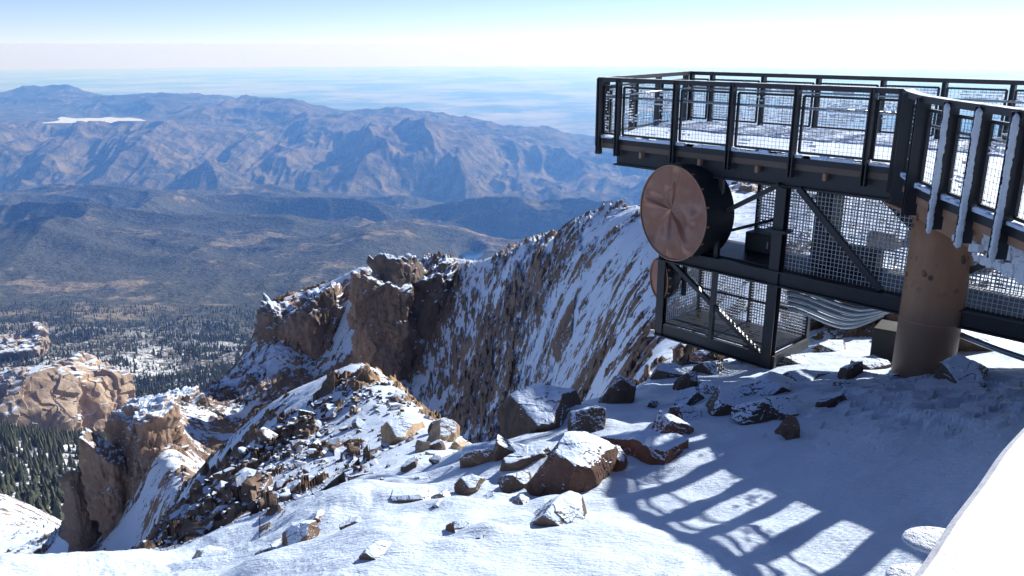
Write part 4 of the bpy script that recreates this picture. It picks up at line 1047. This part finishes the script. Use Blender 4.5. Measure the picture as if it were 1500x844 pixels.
# ------------------------------------------------------------------ dish antennas
def dish_mat():
    m, nt, b = newmat('copper_brown_radome'); n = N(nt); p = n.pos()
    f = n.noise(p, 2.0, 5, .6, .8)
    n.lk(n.mix(n.ramp(f, .3, .7), (.30, .125, .07), (.36, .165, .10)), b.inputs['Base Color'])
    b.inputs['Roughness'].default_value = .22; b.inputs['Specular IOR Level'].default_value = .6
    n.lk(n.bump(n.noise(p, 5, 4, .6), .06, .05), b.inputs['Normal'])
    return m
M_RADOME = dish_mat()
def drum(center, az, rad, depth, label, dent=True, seed=0):
    nd = Vector((math.sin(az), math.cos(az), 0)); tx = Vector((nd.y, -nd.x, 0)); up = Vector((0, 0, 1))   # nd: facing direction
    root = empty('dish_antenna', center-nd*depth); tag(root, label, 'antenna')
    # radome face, a dented membrane: valleys meet off-centre
    nr, nt_ = 34, 120; V = []; Fq = []
    folds = [(math.radians(f), d, w) for f, d, w in ((92, -.09, .10), (8, .10, .10), (-88, .09, .07), (-128, .10, .12), (52, -.06, .22), (-45, -.08, .35), (150, -.04, .4))]
    for i in range(nr+1):
        for k in range(nt_):
            t = 2*math.pi*k/nt_; q = i/nr
            x, y = math.cos(t)*q*rad+.10*rad*(1-q), math.sin(t)*q*rad+.06*rad*(1-q)
            h = .0
            if dent:
                for f, d, w in folds:
                    da = (t-f+math.pi) % (2*math.pi)-math.pi
                    h += .85*d*math.exp(-(da/w)**2)*math.sin(min(1, q*1.02)*math.pi)**.8*rad*1.1
                h -= .05*rad*(1-q)**2
                h += rad*(.055*float(ridged2(np.array([x*1.5+seed*1.7]), np.array([y*1.1-x*.4+2.2]), 2, 15)[0])+.05*float(noise2(np.array([x*2.2+seed]), np.array([y*2.2]), 5)[0])+.025*float(noise2(np.array([x*6.0+seed]), np.array([y*6.0]), 6)[0]))*(1-q**4)
            else: h = .05*rad*(1-q*q)
            V.append(center+tx*x+up*y+nd*h-wloc(root))
    for i in range(nr):
        for k in range(nt_): Fq.append((i*nt_+k, (i+1)*nt_+k, (i+1)*nt_+(k+1) % nt_, i*nt_+(k+1) % nt_))
    face = link('radome', np_mesh('radome', np.array([v[:] for v in V]), Fq, M_RADOME, True), root)
    # shroud with a rolled rim
    mb = MB()
    prof = [(rad+.002, .012), (rad+.014, .004), (rad+.014, -.04), (rad+.004, -.05), (rad+.004, -depth), (rad*.86, -depth-.12), (rad*.3, -depth-.24), (.05, -depth-.26)]
    n = 72
    for (r, z) in prof:
        for k in range(n):
            t = 2*math.pi*k/n; mb.v.append(tuple(center+tx*math.cos(t)*r+up*math.sin(t)*r+nd*z))
    for i in range(len(prof)-1):
        for k in range(n): mb.f.append((i*n+k, i*n+(k+1) % n, (i+1)*n+(k+1) % n, (i+1)*n+k))
    mb.build('shroud', M_STEEL, root, smooth=False)
    mb = MB(); mb.tube([center+tx*math.cos(t)*(rad+.008)+up*math.sin(t)*(rad+.008)+nd*.012 for t in np.linspace(0, 2*math.pi, 73)], .012, 6, cap=False)
    for kk in range(16):
        t = 2*math.pi*(kk+.3)/16; cc_ = center+tx*math.cos(t)*(rad+.016)+up*math.sin(t)*(rad+.016)-nd*.03
        mb.obox(cc_, (tx*-math.sin(t)+up*math.cos(t))*.016, nd*.025, (tx*math.cos(t)+up*math.sin(t))*.006)
    mb.build('rim', M_RUST, root, smooth=True)
    mb = MB(); b_ = center-nd*(depth+.24); mb.tube([b_, b_-nd*.16], .06, 12); mb.tube([b_-nd*.13+Vector((0, 0, -.35)), b_-nd*.13+Vector((0, 0, .45))], .05, 12); mb.build('mount', M_STEEL, root)
    return root
c1 = at_depth(985, 312.5, 13.45)
drum(c1, math.radians(238), .785, .62, 'large round drum antenna with a dented copper brown face under the platform corner', True, 3)
c2 = at_depth(966, 408, 14.1)
drum(c2, math.radians(255), .36, .12, 'smaller brown drum antenna half hidden behind the hanging cage post', False)

# ------------------------------------------------------------------ footing and stone wall below the platform
fz = ground_z(5.95, 12.0)
mb = MB(); mb.obox((6.02, 12.15, fz+.1), (.22, -.15, 0), (.16, .22, 0), (0, 0, .42)); o = mb.build('concrete_footing', M_CONC, None, bevel=.02, at=(6.0, 12.15, fz)); tag(o, 'shade-darkened concrete footing block just behind the round column', 'footing')
rr = random.Random(12)
wall = empty('stone_wall', (7.0, 15.6, -6.0)); tag(wall, 'rough dry wall of square brown stones behind the conduits', 'stone wall')
M_WALL = rock_snow_mat('square_wall_stone', 1.4, 1.25, .86, .05, .04)
k = 0
for row in range(4):
    t = -.9+rr.uniform(0, .2)
    while t < 1.25 and not (row == 3 and t > .8):
        w_ = rr.uniform(.28, .5); h_ = .30
        p = Vector((6.75+t*.9+w_*.3, 16.3-t*.95, 0)); z0 = ground_z(p.x, p.y)
        P, Fc = cut_rock(500+k, 4, 5, 40, .5, .03, 0)
        me = np_mesh('stone', P, Fc, M_WALL, True); o = link('wall_stone', me, wall, Vector((p.x, p.y, z0+.14+row*h_*.93))-wall.location)
        o.scale = (w_*.72, .30, h_*.72); o.rotation_euler = (rr.uniform(-.08, .08), rr.uniform(-.08, .08), math.radians(-46)+rr.uniform(-.15, .15))
        t += w_*.86; k += 1
# loose square stones around the wall
for i, (px, py, w_, h_, lab) in enumerate([(1258,492,40,26,'orange brown wedge stone lying before the dry wall'),(1176,498,16,12,'small brown stone on the sunlit snow left of the wall'),(1030,535,34,24,'reddish block beneath the hanging cage'),(1000,530,30,36,'upright reddish block left of the hanging cage'),(1420,470,30,26,'tan stone on the bright snow right of the column')]):
    b = boulder(px, py, w_, h_, (i*3+1) % 8, M_ROCK_RED, lab, (.1, .3, i*1.3), .8, name='stone'); b['group'] = 'loose stones near the dry wall'

# ------------------------------------------------------------------ snow capped parapet beside the camera
dirE = Vector((.38, .4045, 0)).normalized(); nE = Vector((dirE.y, -dirE.x, 0))
P0 = Vector((.845, 1.23, 0))
M_LEDGE, nt_, b_ = newmat('frosted_white_ledge'); n_ = N(nt_)
n_.lk(n_.mix(n_.ramp(n_.noise(n_.scalev(n_.pos(), (1, 1, 1)), 14, 7, .75), .52, .78), (.82, .81, .79), (.50, .47, .42)), b_.inputs['Base Color']); b_.inputs['Roughness'].default_value = .6
n_.lk(n_.bump(n_.noise(n_.pos(), 40, 5, .7), .3, .01), b_.inputs['Normal'])
ledge = empty('parapet_ledge', (P0.x, P0.y, -.72)); tag(ledge, 'wide bright white frosted ledge crossing the lower right corner', 'ledge')
ns = 260; V = []; prof = [(.004, -.115), (0, -.105), (-.003, -.012), (.008, .0), (.05, .003), (.20, .004), (.40, .002), (.41, -.11)]
for i in range(ns+1):
    t = -2.2+6.85*i/ns
    for (q, z) in prof:
        jig = .0022*math.sin(t*9)+.0012*math.sin(t*23+1)
        p = P0+dirE*t+nE*(q+jig*(q < .05)); V.append(Vector((p.x, p.y, -.60+z))-ledge.location)
m = len(prof); Fq = [(i*m+k, i*m+k+1, (i+1)*m+k+1, (i+1)*m+k) for i in range(ns) for k in range(m-1)]
link('coping', np_mesh('coping', np.array([v[:] for v in V]), Fq, M_LEDGE, False), ledge)
for k in range(6):
    p = P0+dirE*(-1.8+k*1.1)+nE*.2; mb = MB(); mb.bar((p.x, p.y, ZD-.1), (p.x, p.y, -.712), .10, .10, up=dirE); mb.build('support_post', M_STEEL, ledge)
for i, (px, py, r, lab) in enumerate([(1372, 792, .034, 'round white snow pad sticking out from under the ledge'), (1345, 846, .03, 'lower round snow pad at the bottom edge beneath the ledge')]):
    a, rt = ratio_of(px, py); Yq = .66/rt; c = Vector((a*Yq, Yq, -.66)); mb = MB()
    n = 26; prof = [(0, .022), (.5, .02), (.8, .014), (.97, .005), (1, -.004), (.9, -.012), (0, -.014)]
    for (q, z) in prof:
        for k in range(n): t = 2*math.pi*k/n; mb.v.append((c.x+math.cos(t)*q*r*1.35, c.y+math.sin(t)*q*r, c.z+z*.3))
    for j in range(len(prof)-1):
        for k in range(n): mb.f.append((j*n+k, j*n+(k+1) % n, (j+1)*n+(k+1) % n, (j+1)*n+k))
    tag(mb.build('snow_pad', M_FROST, None, smooth=True, at=c), lab, 'snow pad')

# ------------------------------------------------------------------ air
HZ = dict(density=6.1e-5, color=(.155, .39, 1.0), g=.22)
m = bpy.data.materials.new('mountain_haze'); m.use_nodes = True; nt = m.node_tree; nt.nodes.clear()
out = nt.nodes.new('ShaderNodeOutputMaterial'); pv = nt.nodes.new('ShaderNodeVolumePrincipled'); nt.links.new(pv.outputs[0], out.inputs['Volume'])
pv.inputs['Color'].default_value = (*HZ['color'], 1); pv.inputs['Density'].default_value = HZ['density']; pv.inputs['Anisotropy'].default_value = HZ['g']
pv.inputs['Absorption Color'].default_value = (1, 1, 1, 1)
if 'Density Attribute' in pv.inputs: pv.inputs['Density Attribute'].default_value = ''
mb = MB(); mb.quadbox([(-250000, -250000, -6750), (250000, -250000, -6750), (250000, 250000, -6750), (-250000, 250000, -6750), (-250000, -250000, 1.2), (250000, -250000, 1.2), (250000, 250000, 1.2), (-250000, 250000, 1.2)])
hz = mb.build('haze', m); tag(hz, 'thin blue mountain air over the valley and plains', 'haze', kind='stuff')

# ------------------------------------------------------------------ sun and sky
SUN_EL, SUN_AZ = math.radians(28), math.radians(45)      # azimuth to the right of the view
sd = Vector((math.sin(SUN_AZ)*math.cos(SUN_EL), math.cos(SUN_AZ)*math.cos(SUN_EL), math.sin(SUN_EL)))
ld = bpy.data.lights.new('sun', 'SUN'); ld.energy = 5.0; ld.angle = math.radians(.53); ld.color = (1, .982, .95)
lo = bpy.data.objects.new('sun', ld); col.objects.link(lo); lo.rotation_euler = sd.to_track_quat('Z', 'Y').to_euler(); lo.location = (20, 20, 30)
w = bpy.data.worlds.new('World'); scn.world = w; w.use_nodes = True; nt = w.node_tree
bg = nt.nodes['Background']; sky = nt.nodes.new('ShaderNodeTexSky'); sky.sky_type = 'NISHITA'; sky.sun_disc = False
sky.sun_elevation = SUN_EL; sky.sun_rotation = SUN_AZ; sky.altitude = 4300; sky.air_density = .88; sky.dust_density = .0; sky.ozone_density = 1.8
tint = nt.nodes.new('ShaderNodeMix'); tint.data_type = 'RGBA'; tint.blend_type = 'MULTIPLY'; tint.inputs[0].default_value = 1
nt.links.new(sky.outputs[0], tint.inputs[6]); tint.inputs[7].default_value = (1.0, .95, 1.08, 1); nt.links.new(tint.outputs[2], bg.inputs[0]); bg.inputs[1].default_value = .096

# ------------------------------------------------------------------ camera and output
cd = bpy.data.cameras.new('camera'); co = bpy.data.objects.new('camera', cd); col.objects.link(co)
cd.sensor_width = 36; cd.lens = 36*F_PX/1500; cd.clip_start = .05; cd.clip_end = 500000
co.location = (0, 0, 0); co.rotation_euler = (math.pi/2-PITCH, 0, 0)
scn.camera = co
scn.view_settings.view_transform = 'Standard'; scn.view_settings.look = 'None'; scn.view_settings.gamma = 1; scn.view_settings.exposure = .48
scn.render.engine = 'CYCLES'
scn.cycles.max_bounces = 6; scn.cycles.diffuse_bounces = 4; scn.cycles.glossy_bounces = 3; scn.cycles.volume_bounces = 3; scn.cycles.transparent_max_bounces = 8
scn.cycles.use_denoising = True
